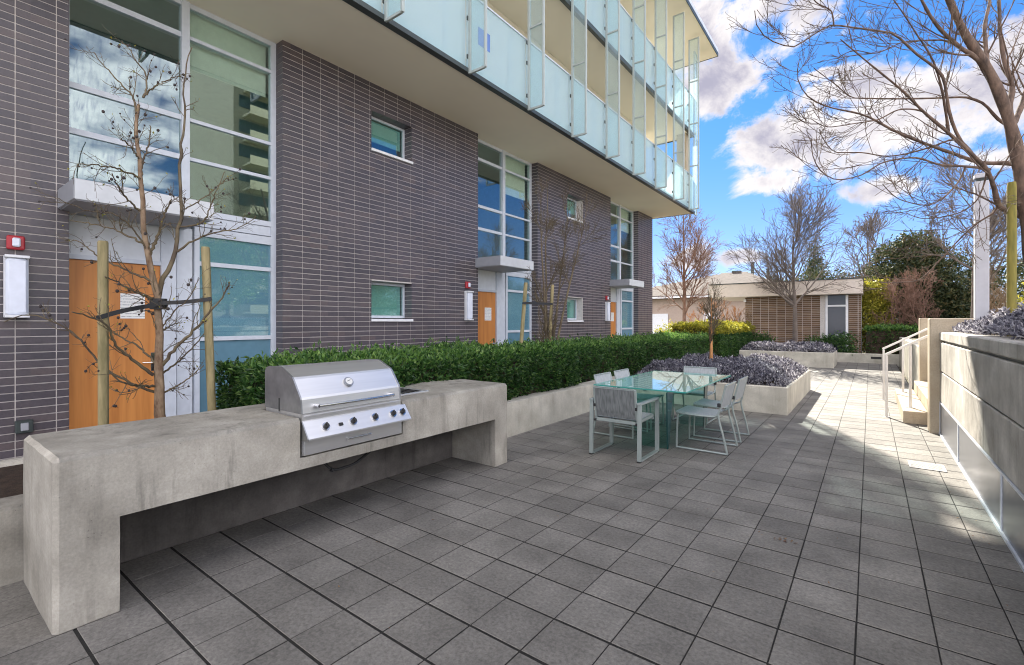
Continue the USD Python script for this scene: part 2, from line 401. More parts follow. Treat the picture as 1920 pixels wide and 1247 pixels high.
plain('fin_metal', (0.34, 0.38, 0.36), 0.35)
plain('black_rubber', (0.015, 0.015, 0.015), 0.55)
plain('red_plastic', (0.38, 0.02, 0.03), 0.35)
plain('chair_metal', (0.31, 0.355, 0.335), 0.32, metallic=0.4)
plain('rail_metal', (0.62, 0.60, 0.56), 0.35, metallic=0.3)
plain('paper', (0.78, 0.78, 0.74), 0.8)
mat('printed_paper', {"g": ("geometry", {}), "s": ("separate_xyz", {}), "w": ("wave_texture", {"wave_type": "bands", "bands_direction": "z", "scale": 9.0, "distortion": 0.0}), "n": ("noise_texture", {"scale": 55.0, "detail": 3.0}),
                      "m": ("math", {"math_type": "multiply"}), "r": ("rgb_ramp", {"ramp": [(0.36, (0.80, 0.80, 0.76)), (0.48, (0.45, 0.46, 0.46))]}), "p": ("principled_bsdf", {"roughness": 0.8})},
    [("g.position", "w.vector"), ("g.position", "n.vector"), ("w.fac", "m.value1"), ("n.fac", "m.value2"), ("m.value", "r.fac"), ("r.color", "p.base_color")], "p.BSDF")
plain('print', (0.33, 0.35, 0.36), 0.8)
plain('window_blue', (0.10, 0.18, 0.42), 0.4)
plain('blind', (0.86, 0.86, 0.76), 0.85, spec=0.1)
plain('teal_blind', (0.28, 0.52, 0.50), 0.8, spec=0.1)
plain('spandrel', (0.10, 0.20, 0.26), 0.25)
plain('room', (0.34, 0.44, 0.42), 0.9, spec=0.1)
plain('pale_panel', (0.63, 0.66, 0.69), 0.5)
plain('tower_wall', (0.40, 0.40, 0.27), 0.7)
plain('tower_glass', (0.05, 0.10, 0.10), 0.1)
plain('dark_glass', (0.035, 0.042, 0.055), 0.10)
plain('steel_panel', (0.085, 0.09, 0.105), 0.28)
plain('column_paint', (0.50, 0.50, 0.53), 0.5)
plain('lamp_lens', (0.68, 0.72, 0.80), 0.35)
rough('shingle', (0.085, 0.070, 0.060), (0.14, 0.115, 0.10), scale=3, roughness=0.9, fine=9, bump=0.5, dist=0.03, stretch=(1, 1, 5))
plain('house_wall', (0.42, 0.33, 0.27), 0.85)
plain('fascia', (0.58, 0.51, 0.44), 0.6)
rough('steel', (0.70, 0.70, 0.69), (0.78, 0.78, 0.77), scale=4, roughness=0.40, bump=0.08, dist=0.001, fine=40, metallic=1.0, stretch=(6, 0.3, 6))
rough('steel_polish', (0.66, 0.67, 0.68), (0.74, 0.74, 0.75), scale=4, roughness=0.14, bump=0.0, metallic=1.0)
rough('steel_stained', (0.30, 0.31, 0.32), (0.48, 0.49, 0.50), scale=7, roughness=0.36, bump=0.1, dist=0.001, metallic=1.0)
rough('door_wood', (0.44, 0.165, 0.040), (0.60, 0.25, 0.065), scale=2.0, roughness=0.45, bump=0.15, dist=0.001, fine=10, stretch=(6, 6, 0.35))
rough('stake_wood', (0.15, 0.13, 0.06), (0.33, 0.27, 0.14), scale=5, roughness=0.85, bump=0.5, stretch=(4, 4, 0.7))
rough('stake_mossy', (0.12, 0.11, 0.025), (0.27, 0.22, 0.05), scale=4, roughness=0.9, bump=0.6, stretch=(4, 4, 0.7))
rough('bark_young', (0.10, 0.055, 0.030), (0.30, 0.22, 0.14), scale=9, roughness=0.85, bump=0.7, dist=0.004, fine=45, stretch=(2, 2, 1))
rough('bark_twig', (0.060, 0.042, 0.030), (0.15, 0.12, 0.065), scale=7, roughness=0.8, bump=0.2)
rough('bark_old', (0.048, 0.033, 0.026), (0.165, 0.110, 0.080), scale=8, roughness=0.9, bump=1.0, dist=0.008, fine=30, stretch=(2, 2, 0.7))
rough('bark_orange', (0.30, 0.13, 0.05), (0.52, 0.26, 0.10), scale=6, roughness=0.75, bump=0.4)
rough('bark_red', (0.15, 0.085, 0.06), (0.30, 0.175, 0.125), scale=6, roughness=0.8, bump=0.4)
rough('bark_grey', (0.085, 0.068, 0.058), (0.19, 0.155, 0.13), scale=5, roughness=0.9, bump=0.5)
plain('bud', (0.03, 0.022, 0.02), 0.7)
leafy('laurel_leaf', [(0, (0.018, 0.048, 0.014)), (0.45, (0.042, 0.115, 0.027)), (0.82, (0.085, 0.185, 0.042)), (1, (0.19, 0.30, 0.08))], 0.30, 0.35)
leafy('laurel_tip', [(0, (0.05, 0.13, 0.028)), (0.4, (0.11, 0.24, 0.045)), (0.8, (0.19, 0.34, 0.07)), (1, (0.30, 0.44, 0.12))], 0.30, 0.35)  # brighter laurel copy; on hedge tops it paints the light from above
leafy('yellow_leaf', [(0, (0.13, 0.15, 0.018)), (0.5, (0.36, 0.35, 0.035)), (1, (0.62, 0.54, 0.08))], 0.45, 0.4)
leafy('purple_leaf', [(0, (0.045, 0.041, 0.052)), (0.4, (0.14, 0.134, 0.17)), (0.75, (0.32, 0.31, 0.35)), (1, (0.68, 0.66, 0.67))], 0.5, 0.3)
leafy('conifer_leaf', [(0, (0.020, 0.036, 0.014)), (0.5, (0.055, 0.078, 0.026)), (0.85, (0.115, 0.125, 0.040)), (1, (0.22, 0.17, 0.07))], 0.6, 0.15)
leafy('russet_leaf', [(0, (0.10, 0.045, 0.025)), (0.5, (0.20, 0.10, 0.05)), (1, (0.32, 0.20, 0.08))], 0.7, 0.3)
pane('window_glass', (0.86, 0.93, 0.90), ior=3.1, gloss=(0.80, 0.97, 1.0))
n_ = {"t": ("transparent_bsdf", {"color": (0.70, 0.86, 0.86)}), "d": ("diffuse_bsdf", {"color": (0.12, 0.235, 0.30)}), "gl": ("glossy_bsdf", {"color": (0.8, 0.97, 1.0), "roughness": 0.0}), "m0": ("mix_closure", {"fac": 0.42}), "m": ("mix_closure", {}), **FACE(2.3)[0]}
mat('film_glass', n_, FACE(2.3)[1] + [("t.BSDF", "m0.closure1"), ("d.BSDF", "m0.closure2"), ("fo.value", "m.fac"), ("m0.closure", "m.closure1"), ("gl.BSDF", "m.closure2")], "m.closure")
pane('clear_glass', (0.80, 0.90, 0.88), ior=1.5)
mat('fin_glass', {"t": ("transparent_bsdf", {"color": (0.90, 0.96, 0.96)}), "d": ("translucent_bsdf", {"color": (0.80, 0.90, 0.92)}), "d2": ("diffuse_bsdf", {"color": (0.72, 0.84, 0.87)}), "gl": ("glossy_bsdf", {"color": (0.95, 1, 1), "roughness": 0.08}),
                  **FACE(1.35)[0], "m0": ("mix_closure", {"fac": 0.5}), "m1": ("mix_closure", {"fac": 0.18}), "m2": ("mix_closure", {})},
    [("d.BSDF", "m0.closure1"), ("d2.BSDF", "m0.closure2"), ("t.BSDF", "m1.closure1"), ("m0.closure", "m1.closure2")] + FACE(1.35)[1] + [("fo.value", "m2.fac"), ("m1.closure", "m2.closure1"), ("gl.BSDF", "m2.closure2")], "m2.closure")
n_ = {"t": ("transparent_bsdf", {"color": (0.60, 0.86, 0.80)}), "gl": ("glossy_bsdf", {"color": (0.95, 1.0, 1.0), "roughness": 0.0}), **FACE(1.75)[0], "d": ("diffuse_bsdf", {"color": (0.50, 0.80, 0.74)}),
      "m0": ("mix_closure", {"fac": 0.36}), "m": ("mix_closure", {})}
mat('table_glass', n_, FACE(1.75)[1] + [("t.BSDF", "m0.closure1"), ("d.BSDF", "m0.closure2"), ("fo.value", "m.fac"), ("m0.closure", "m.closure1"), ("gl.BSDF", "m.closure2")], "m.closure")
pane('leg_glass', (0.72, 0.90, 0.86), ior=1.5)
plain('dark_green_glass', (0.012, 0.05, 0.048), 0.12)
plain('glass_edge', (0.05, 0.26, 0.22), 0.12)
mat('frosted', {"p": ("principled_bsdf", {"base_color": (0.66, 0.82, 0.90), "roughness": 0.22, "specular_ior_level": 0.7}), "t": ("translucent_bsdf", {"color": (0.82, 0.93, 0.96)}),
                "c": ("transparent_bsdf", {"color": (0.85, 0.95, 0.97)}), "m1": ("mix_closure", {"fac": 0.45}), "m2": ("mix_closure", {"fac": 0.36})},
    [("p.BSDF", "m1.closure1"), ("t.BSDF", "m1.closure2"), ("m1.closure", "m2.closure1"), ("c.BSDF", "m2.closure2")], "m2.closure")
for SN_, SL in (('sling', ((0.29, 0.315, 0.32), (0.43, 0.455, 0.46))), ('shaded_sling', ((0.085, 0.092, 0.090), (0.19, 0.205, 0.20)))):  # the second is the same sling with shade put into its colour
  mat(SN_, {"g": ("geometry", {}), "mp": ("mapping", {"scale": (60.0, 60.0, 4.0)}), "w": ("noise_texture", {"scale": 1.0, "detail": 4.0}), "r": ("rgb_ramp", {"ramp": [(0.3, SL[0]), (0.7, SL[1])]}),
              "b": ("bump", {"strength": 0.3, "distance": 0.002}), "p": ("principled_bsdf", {"roughness": 0.6, "specular_ior_level": 0.4})},
    [("g.position", "mp.vector"), ("mp.vector", "w.vector"), ("w.fac", "r.fac"), ("r.color", "p.base_color"), ("w.fac", "b.height"), ("b.normal", "p.normal")], "p.BSDF")

# ------------------------------------------------------------------ ground and paving
R = np.random.default_rng(7)
obj('ground', MB().box(-160, 160, -60, 260, -0.6, -0.10), 'earth', kind='structure', label='bare ground around and beyond the terrace')
pavement = thing('pavement', (0, 0, 0), 'grey square concrete pavers laid in a grid with dark open joints', None, None, 'structure')
obj('joint_bed', MB().box(-4.12, 0.78, -2.2, 22.70, -0.095, -0.0022), 'joint_sand', pavement)
obj('path', MB().box(-7.2, -5.72, -6.0, 30.0, -0.095, 0.012), 'concrete_path', pavement)


def paver_mesh(x0, x1, y0, y1, rng):
    g, h = 0.0026, 0.0060
    x0, x1, y0, y1 = x0 + g + rng.uniform(0, 0.002), x1 - g - rng.uniform(0, 0.002), y0 + h + rng.uniform(0, 0.003), y1 - h - rng.uniform(0, 0.003)
    z = float(np.clip(rng.normal(0, 0.0004), -0.0008, 0.0008)); c = 0.0015
    tx, ty = np.clip(rng.normal(0, 0.0003, 2), -0.0006, 0.0006)
    b = [(x0, y0), (x1, y0), (x1, y1), (x0, y1)]
    t = [(x0 + c, y0 + c), (x1 - c, y0 + c), (x1 - c, y1 - c), (x0 + c, y1 - c)]
    sg = [(-1, -1), (1, -1), (1, 1), (-1, 1)]
    V = [(x, y, -0.05) for x, y in b] + [(x, y, z - 0.0015 + tx * s[0] + ty * s[1]) for (x, y), s in zip(b, sg)] + [(x, y, z + tx * s[0] + ty * s[1]) for (x, y), s in zip(t, sg)]
    F = [(8, 9, 10), (8, 10, 11)]
    for k in range(4):
        j = (k + 1) % 4
        F += [(4 + k, 4 + j, 8 + j), (4 + k, 8 + j, 8 + k), (k, j, 4 + j), (k, 4 + j, 4 + k)]
    return V, F


cells = []
for j in range(-10, 6):
    for i in range(-13, 69):
        x0, y0 = PX0 + j * PSX, PY0 + i * PSY
        x1, y1 = min(x0 + PSX, 0.765), y0 + PSY
        if y1 > 22.66:
            continue
        if x1 - x0 < 0.05:
            continue
        cx, cy = (x0 + x1) / 2, (y0 + y1) / 2
        if y0 > 9.05 and x1 < -1.12 and y1 < 12.95:
            continue                                            # under the first planter
        Z = -cx * SN + cy * CS; X = cx * CS + cy * SN
        seen = Z > 0.3 and -1.15 < X / Z < 1.12 and EYE / Z < 0.78
        cells.append((0 if not seen else 1 / Z ** 3, x0, x1, y0, y1))
cells.sort(key=lambda q: -q[0])
field = MB()
for k, (_, x0, x1, y0, y1) in enumerate(cells):
    V, F = paver_mesh(x0, x1, y0, y1, R)
    if k < 300:
        obj('paver', (V, F), 'paver', pavement)
    else:
        field.add(V, F)
obj('paver_field', field, 'paver', pavement, kind='stuff')

# ------------------------------------------------------------------ the apartment building
XW, XG = -6.90, -7.12            # face of the brick, plane of the glazing
BAYS = [(1.21, 3.54), (7.90, 10.25), (14.60, 16.95)]
PIERS = [(-4.0, 1.21), (3.54, 7.90), (10.25, 14.60), (16.95, 18.40)]
SOFFIT = 5.72
bld = thing('apartment_building', (-6.9, 7.0, 0), 'modern apartment block of dark brick with an overhanging upper storey of glass fins', 'building')


def small_holes(y0, y1):
    return [(y, y + 0.905, z0, z1) for y in (5.10, 11.76) if y0 < y < y1 for z0, z1 in ((1.605, 2.277), (4.565, 5.238))]


bricks, core = [], MB()
for p, (y0, y1) in enumerate(PIERS):
    holes = small_holes(y0, y1)
    off = 1.11 if p == 0 else y0
    m = m3.Manifold.cube((XW - 0.007 + 7.16, y1 - y0 - 0.014, SOFFIT)).translate((-7.16, y0 + 0.007, 0))
    for a, b, c, d in holes:
        m -= m3.Manifold.cube((1, b - a + 0.014, d - c + 0.014)).translate((-7.5, a - 0.007, c - 0.007))
    core.mesh(m)
    k0 = math.floor((y0 - off) / BRL) - 1
    z = 0.03
    while z < SOFFIT - 0.02:
        zt = min(z + BRH - 0.010, SOFFIT - 0.002)
        k = k0
        while off + k * BRL < y1:
            a, b = max(off + k * BRL, y0), min(off + (k + 1) * BRL, y1)
            if p == 0 and b < -1.2:
                k += 1
                continue
            segs = [(a, b)]
            for h in holes:
                if z + 0.03 < h[3] and zt - 0.03 > h[2]:
                    new = []
                    for s, e in segs:
                        if e <= h[0] or s >= h[1]:
                            new.append((s, e))
                        else:
                            if s < h[0]: new.append((s, h[0]))
                            if e > h[1]: new.append((h[1], e))
                    segs = new
            for s, e in segs:
                if e - s > 0.03:
                    l = 0 if s in (y0,) or any(abs(s - h[1]) < 1e-6 for h in holes) else 0.005
                    r = 0 if e in (y1,) or any(abs(e - h[0]) < 1e-6 for h in holes) else 0.005
                    bricks.append((s + l, e - r, z, zt))
            k += 1
        z += BRH


def brick_rank(b):
    y, zc = (b[0] + b[1]) / 2, (b[2] + b[3]) / 2
    Z = 6.9 * SN + y * CS; X = -6.9 * CS + y * SN
    if X / Z < -1.07 or (EYE - zc) / Z > 0.30 or (zc - EYE) / Z > 0.67 or (b[1] - b[0]) < 0.2:
        return 1e9
    return Z
bricks.sort(key=brick_rank)
obj('mortar', core, 'mortar', bld)
rest = MB()
for k, (a, b, c, d) in enumerate(bricks):
    mb = MB() if k < 300 else rest
    dx = R.uniform(-0.0015, 0.0015)
    mb.box(-7.155, XW + dx, a, b, c, d)
    if k < 300:
        obj('brick', mb, 'brick', bld)
obj('brick_field', rest, 'brick', bld, kind='stuff')

# slabs, upper storeys, roof
UY0, UY1 = -5.0, 18.60
XF = -5.44                       # front of the slabs
obj('soffit', MB().box(-11.0, XF, UY0, UY1, SOFFIT, 5.95), 'soffit_paint', bld)
obj('slab_edge', MB().box(XF + 0.003, -5.325, UY0, UY1 + 0.03, SOFFIT - 0.012, SOFFIT + 0.06).box(-11.0, XF + 0.001, UY1 + 0.003, UY1 + 0.03, SOFFIT - 0.012, SOFFIT + 0.07), 'dark_trim', bld)
obj('balcony_slab', MB().box(-11.0, XF, UY0, UY1, 8.66, 8.88), 'cream_wall', bld)
obj('slab_edge', MB().box(XF + 0.003, -5.345, UY0, UY1 + 0.03, 8.62, 8.735).box(-11.0, XF + 0.001, UY1 + 0.003, UY1 + 0.03, 8.62, 8.745), 'dark_trim', bld)
for z0, z1 in ((5.953, 8.658), (8.883, 12.048)):
    w = MB()
    w.box(-7.25, -6.75, UY0, 17.2, z0, z1)
    obj('balcony_wall', w, 'cream_wall', bld)
obj('corner_column', MB().box(-5.86, -5.50, 18.12, 18.52, 5.952, 8.658, 0.004), 'concrete_tan', bld)
rf = obj('roof', MB().box(-11.5, -4.80, UY0, 19.8, 12.05, 12.16), 'soffit_paint', bld)
obj('eave', MB().box(-11.5, -4.77, UY0, 19.83, 12.162, 12.30), 'aluminium_paint', rf)
obj('eave', MB().box(-4.797, -4.775, UY0, 19.82, 12.035, 12.159).box(-11.5, -4.80, 19.803, 19.825, 12.035, 12.159), 'dark_trim', rf)

FINS = [0.77, 2.46, 4.17, 5.88, 7.59, 9.28, 11.00, 12.70, 14.42, 16.12, 17.84]
for y in FINS:
    m = MB()
    m.box(-5.335, -5.285, y - 0.022, y + 0.022, 5.69, 11.93, 0.003)
    m.box(-4.995, -4.955, y - 0.022, y + 0.022, 5.69, 11.93, 0.003)
    for z in (5.70, 7.28, 8.82, 10.36, 11.91):
        m.box(-5.287, -4.993, y - 0.018, y + 0.018, z - 0.018, z + 0.018)
    fin = obj('glass_fin', m, 'fin_metal', bld)
    g = MB()
    for z0, z1 in ((5.72, 7.26), (7.30, 8.80), (8.84, 10.34), (10.38, 11.89)):
        g.box(-5.283, -4.997, y - 0.006, y + 0.006, z0, z1)
    obj('fin_pane', g, 'fin_glass', fin)
    for z in (5.98, 6.62, 7.02, 8.98, 9.55, 10.05):
        obj('bracket', MB().box(-5.36, -5.336, y - 0.035, y + 0.035, z - 0.035, z + 0.035, 0.004), 'dark_trim', fin)
# an end fin on the corner, turned along the building's end
m = MB()
for yy_ in (18.66, 18.98):
    m.box(-5.39, -5.35, yy_ - 0.022, yy_ + 0.022, 5.69, 11.93, 0.003)
for z in (5.70, 7.28, 8.82, 10.36, 11.91):
    m.box(-5.388, -5.352, 18.684, 18.956, z - 0.018, z + 0.018)
fin = obj('glass_fin', m, 'fin_metal', bld)
obj('fin_pane', MB().box(-5.376, -5.364, 18.684, 18.956, 5.72, 11.89), 'fin_glass', fin)
edges = [UY0] + FINS + [18.62]
for z0, z1 in ((5.80, 7.10), (8.75, 10.14)):
    for a, b in zip(edges[:-1], edges[1:]):
        g = obj('balcony_guard', MB().box(-5.412, -5.400, a + 0.012, b - 0.012, z0, z1), 'frosted', bld)
        obj('handrail', MB().box(-5.43, -5.382, a + 0.012, b - 0.012, z1 + 0.002, z1 + 0.034, 0.004), 'aluminium_paint', g)
        if b - a > 1.2:
            obj('guard_post', MB().box(-5.50, -5.45, b - 0.46, b - 0.42, z0 - 0.02 + 0.18, z1 - 0.02, 0.004).box(-5.449, -5.412, b - 0.455, b - 0.425, z1 - 0.10, z1 - 0.07), 'aluminium_paint', g)
        if abs(b - 7.59) < 0.01 and z0 < 6:
            obj('window_patch', MB().box(-5.398, -5.396, 6.18, 6.50, 6.35, 6.66), 'window_blue', g)  # flat blue patch in place of a window seen through the guard
    g = obj('balcony_guard', MB().box(-7.10, -5.42, 18.600, 18.612, z0, z1), 'frosted', bld)
    obj('handrail', MB().box(-7.10, -5.42, 18.585, 18.63, z1 + 0.002, z1 + 0.034, 0.004), 'aluminium_paint', g)

# tall glazed bays with doors
for k, (a, b) in enumerate(BAYS):
    ym, zc = a + 1.15, 3.02
    fr = MB()
    X0, X1 = XG - 0.06, XG + 0.035
    fr.box(X0, X1, a, a + 0.035, 2.30, SOFFIT).box(X0, X1, b - 0.075, b - 0.002, 0.0, SOFFIT)
    fr.box(X0, X1 + 0.02, ym - 0.045, ym + 0.045, 2.98, SOFFIT)
    fr.box(X0, X1 - 0.003, a + 0.035, b - 0.075, 5.655, SOFFIT)
    for z in (5.27, 4.20, 3.69):
        fr.box(X0, X1 - 0.005, a + 0.035, ym - 0.045, z - 0.032, z + 0.032)
        fr.box(X0, X1 - 0.005, ym + 0.045, b - 0.075, z - 0.022, z + 0.022)
    fr.box(X0, X1 - 0.005, ym + 0.045, b - 0.075, 2.97, 3.045)
    fr.box(X0 + 0.01, X1 - 0.02, ym + 0.045, b - 0.075, 2.83, 2.965)
    fr.box(X0, X1, ym + 0.105, b - 0.075, 2.70, 2.815)
    for z in (2.335, 1.335):
        fr.box(X0, X1 - 0.005, ym + 0.165, b - 0.075, z - 0.028, z + 0.028)
    fr.box(X0, X1, ym + 0.105, ym + 0.165, 0.0, 2.698)
    fr.box(X0, X1, ym - 0.26, ym - 0.10, 0.0, 2.78)
    fr.box(X0, X1 - 0.03, ym - 0.085, ym + 0.09, 0.0, 2.78)
    fr.box(X0, X1 - 0.01, a + 0.002, ym - 0.26, 2.265, 2.315)
    fr.box(X0, X1 - 0.01, a + 0.002, a + 0.03, 0.0, 2.263)
    fr.box(X0, X1 - 0.01, ym + 0.165, b - 0.075, 0.0, 0.06)
    win = obj('tall_window', fr, 'aluminium_paint', bld)
    zs = [(5.302, 5.655), (4.232, 5.238), (3.722, 4.168), (3.03, 3.658)]
    for z0, z1 in zs:
        obj('pane', MB().box(XG - 0.006, XG + 0.004, a + 0.035, ym - 0.045, z0, z1), 'window_glass', win)
    for z0, z1 in [(5.292, 5.655), (4.222, 5.248), (3.712, 4.178), (3.045, 3.668), (2.363, 2.70), (1.363, 2.307)]:
        y0 = ym + (0.045 if z0 > 3 else 0.165)
        obj('pane', MB().box(XG - 0.006, XG + 0.004, y0, b - 0.075, z0, z1), 'window_glass' if z0 > 3 else 'film_glass', win)
    obj('spandrel', MB().box(XG - 0.012, XG + 0.004, ym + 0.165, b - 0.075, 0.06, 1.307), 'spandrel', win)
    obj('roller_blind', MB().box(XG - 0.13, XG - 0.125, ym + 0.05, b - 0.08, (4.93, 4.75, 4.9)[k], 5.70), 'blind', win)
    obj('roller_blind', MB().box(XG - 0.13, XG - 0.125, ym + 0.17, b - 0.08, 1.36, (1.62, 2.3, 2.3)[k]), 'blind', win)
    room = MB()
    yy0, yy1, xx = a - 0.9, b + 0.9, -10.8
    for zz0, zz1 in ((0.02, 2.80), (2.98, 5.70)):
        room.box(xx - 0.05, xx, yy0, yy1, zz0, zz1).box(xx, -7.22, yy0 - 0.05, yy0, zz0, zz1).box(xx, -7.22, yy1, yy1 + 0.05, zz0, zz1)
        room.box(xx, -7.22, yy0, yy1, zz0 - 0.04, zz0).box(xx, -7.22, yy0, yy1, zz1, zz1 + 0.01)
    room.box(-7.21, XG - 0.066, ym - 0.2, b + 0.05, 2.82, 2.97)
    obj('room', room, 'room', win)
    # door, white panel above, entrance canopy
    d = obj('door', MB().box(XG - 0.055, XG - 0.005, a + 0.033, ym - 0.263, 0.045, 2.262, 0.003), 'door_wood', bld)
    hw = MB().box(XG - 0.004, XG + 0.006, ym - 0.36, ym - 0.31, 0.95, 1.18, 0.002)
    hw.cyl((XG + 0.006, ym - 0.335, 1.06), (XG + 0.055, ym - 0.335, 1.06), 0.011, 10).cyl((XG + 0.055, ym - 0.33, 1.06), (XG + 0.055, ym - 0.46, 1.06), 0.010, 10)
    obj('handle', hw, 'steel_polish', d)
    yn = a + 0.62
    nt = obj('notice', MB().box(XG - 0.004, XG - 0.0025, yn - 0.13, yn + 0.11, 1.60, 1.90), 'printed_paper', d, label='white paper notice taped to the door')
    obj('threshold', MB().box(XG - 0.06, XG + 0.10, a + 0.01, ym - 0.27, 0.013, 0.043, 0.004), 'grey_paint', bld)
    obj('transom_panel', MB().box(XG - 0.03, XG - 0.008, a + 0.002, ym - 0.262, 2.317, 2.79), 'pale_panel', bld)
    cn = MB().box(-7.08, -6.20, a - 0.085, ym + 0.0, 2.762, 2.965, 0.004)
    can = obj('canopy', cn, 'canopy_paint', bld)
    obj('canopy_soffit', MB().box(-7.08, -6.215, a - 0.07, ym - 0.015, 2.752, 2.7605), 'grey_paint', can)
    obj('canopy_cheek', MB().box(-6.895, -6.20, a - 0.091, a - 0.087, 2.764, 2.963), 'grey_paint', can)
for k, (y, z0, z1) in enumerate([(y, z0, z1) for y in (5.10, 11.76) for z0, z1 in ((1.605, 2.277), (4.565, 5.238))]):
    f = MB()
    y1 = y + 0.905
    xa, xb = XG - 0.03, XG + 0.02
    f.box(xa, xb, y + 0.002, y + 0.045, z0 + 0.03, z1 - 0.002).box(xa, xb, y1 - 0.045, y1 - 0.002, z0 + 0.03, z1 - 0.002)
    f.box(xa, xb, y + 0.045, y1 - 0.045, z1 - 0.045, z1 - 0.002).box(xa, xb, y + 0.045, y1 - 0.045, z0 + 0.03, z0 + 0.075)
    w = obj('small_window', f, 'aluminium_paint', bld)
    obj('pane', MB().box(XG - 0.005, XG + 0.005, y + 0.045, y1 - 0.045, z0 + 0.075, z1 - 0.045), 'window_glass', w)
    obj('roller_blind', MB().box(XG - 0.06, XG - 0.055, y + 0.05, y1 - 0.05, z0 + (0.06 if k % 2 == 0 else 0.25), z1 - 0.05), 'teal_blind', w)
    obj('sill', MB().box(XG + 0.021, XW + 0.035, y - 0.012, y1 + 0.012, z0 - 0.035, z0 + 0.012, 0.004), 'white_paint', w)
    obj('room', MB().box(-8.6, -8.55, y - 0.5, y1 + 0.5, z0 - 0.5, z1 + 0.4).box(-8.55, -7.17, y - 0.55, y - 0.5, z0 - 0.5, z1 + 0.4).box(-8.55, -7.17, y1 + 0.5, y1 + 0.55, z0 - 0.5, z1 + 0.4)
        .box(-8.55, -7.17, y - 0.5, y1 + 0.5, z0 - 0.55, z0 - 0.5).box(-8.55, -7.17, y - 0.5, y1 + 0.5, z1 + 0.36, z1 + 0.41), 'room', w)

# wall lamps, fire alarms and the outlet fixed to the brick
WHERE = ['on the brick by the nearest door', 'on the brick beside the middle door', 'on the brick beside the farthest door']
for k, y in enumerate((0.72, 7.45, 14.17)):
    t = thing('wall_lamp', (XW, y, 1.60), 'tall white box-shaped wall lamp ' + WHERE[k], 'wall lamp')
    obj('lamp_body', MB().box(XW + 0.002, XW + 0.06, y, y + 0.175, 1.60, 2.225, 0.006), 'white_paint', t)
    obj('lens', MB().box(XW + 0.061, XW + 0.115, y + 0.008, y + 0.167, 1.63, 2.195, 0.022), 'lamp_lens', t, smooth=40)
    obj('end_cap', MB().box(XW + 0.061, XW + 0.125, y, y + 0.175, 2.197, 2.225, 0.004), 'white_paint', t)
    obj('end_cap', MB().box(XW + 0.061, XW + 0.125, y, y + 0.175, 1.600, 1.628, 0.004), 'white_paint', t)
    t = thing('fire_alarm', (XW, y + 0.085, 2.28), 'red fire alarm strobe above the wall lamp ' + WHERE[k], 'fire alarm')
    obj('alarm_body', MB().box(XW + 0.002, XW + 0.055, y + 0.02, y + 0.15, 2.285, 2.425, 0.012), 'red_plastic', t)
    obj('strobe_lens', MB().box(XW + 0.056, XW + 0.095, y + 0.055, y + 0.115, 2.31, 2.40, 0.012), 'lamp_lens', t)
t = thing('outlet_box', (XW, 0.86, 0.50), 'small dark weatherproof outlet box low on the brick wall', 'outlet')
obj('box', MB().box(XW + 0.002, XW + 0.06, 0.80, 0.93, 0.43, 0.56, 0.008), 'dark_trim', t)
obj('cover', MB().box(XW + 0.061, XW + 0.075, 0.835, 0.895, 0.455, 0.535, 0.006), 'grey_paint', t)

# ------------------------------------------------------------------ concrete barbecue counter
CX0, CX1, CY0, CY1, CZ = -4.06, -3.215, 0.505, 4.19, 0.875


def chamfered(x0, x1, y0, y1, z0, z1, c):
    h = np.array([x1 - x0, y1 - y0, z1 - z0]) / 2; ctr = np.array([x0 + x1, y0 + y1, z0 + z1]) / 2
    return m3.Manifold.hull_points(np.ascontiguousarray(ctr + _csign * (h - _cmask * c)))


def wobbly(m, length, amp, seed):
    """A cast surface: refined and very slightly uneven."""
    m = m.refine_to_length(length)
    v, f, _ = meshkit.arrays(m)
    p = v + amp * (np.stack([meshkit.noise(v * 7 + 13 * k, seed + k) for k in range(3)], 1) - 0.5)
    return p, f


body = chamfered(CX0, CX1, CY0, CY1, -0.02, CZ, 0.022)
body -= m3.Manifold.cube((1.0, 3.96 - 0.765, 0.53)).translate((-3.90, 0.765, -0.02))
body -= m3.Manifold.cube((1.0, 0.925, 0.6)).translate((-3.80, 1.775, 0.590))
counter = thing('barbecue_counter', (-3.64, 2.35, 0), 'long cast concrete counter with open knee space, holding the steel grill', 'counter')
obj('counter_body', wobbly(body, 0.09, 0.006, 3), 'concrete_counter', counter)
obj('back_panel', wobbly(chamfered(-3.897, -3.845, 0.768, 3.957, 0.0, 0.505, 0.006), 0.12, 0.006, 4), 'concrete_shaded_dirty', counter, label='recessed back of the knee space, shade and dirt painted into its colour')

# the grill
GY0, GY1 = 1.790, 2.688
grill = thing('barbecue_grill', (-3.5, 2.24, 0.6), 'built-in stainless steel gas grill with closed hood set into the concrete counter', 'grill')


def prism_y(poly, y0, y1, bevel=0.0):
    """Polygon of (x, z) extruded along y."""
    poly = np.asarray(poly, float)
    n = len(poly)
    from shapely.geometry import Polygon
    m = trimesh.creation.extrude_polygon(Polygon(poly), y1 - y0, engine='earcut')
    v = np.array(m.vertices)
    return np.stack([v[:, 0], y0 + v[:, 2], v[:, 1]], 1), np.array(m.faces)[:, ::-1]


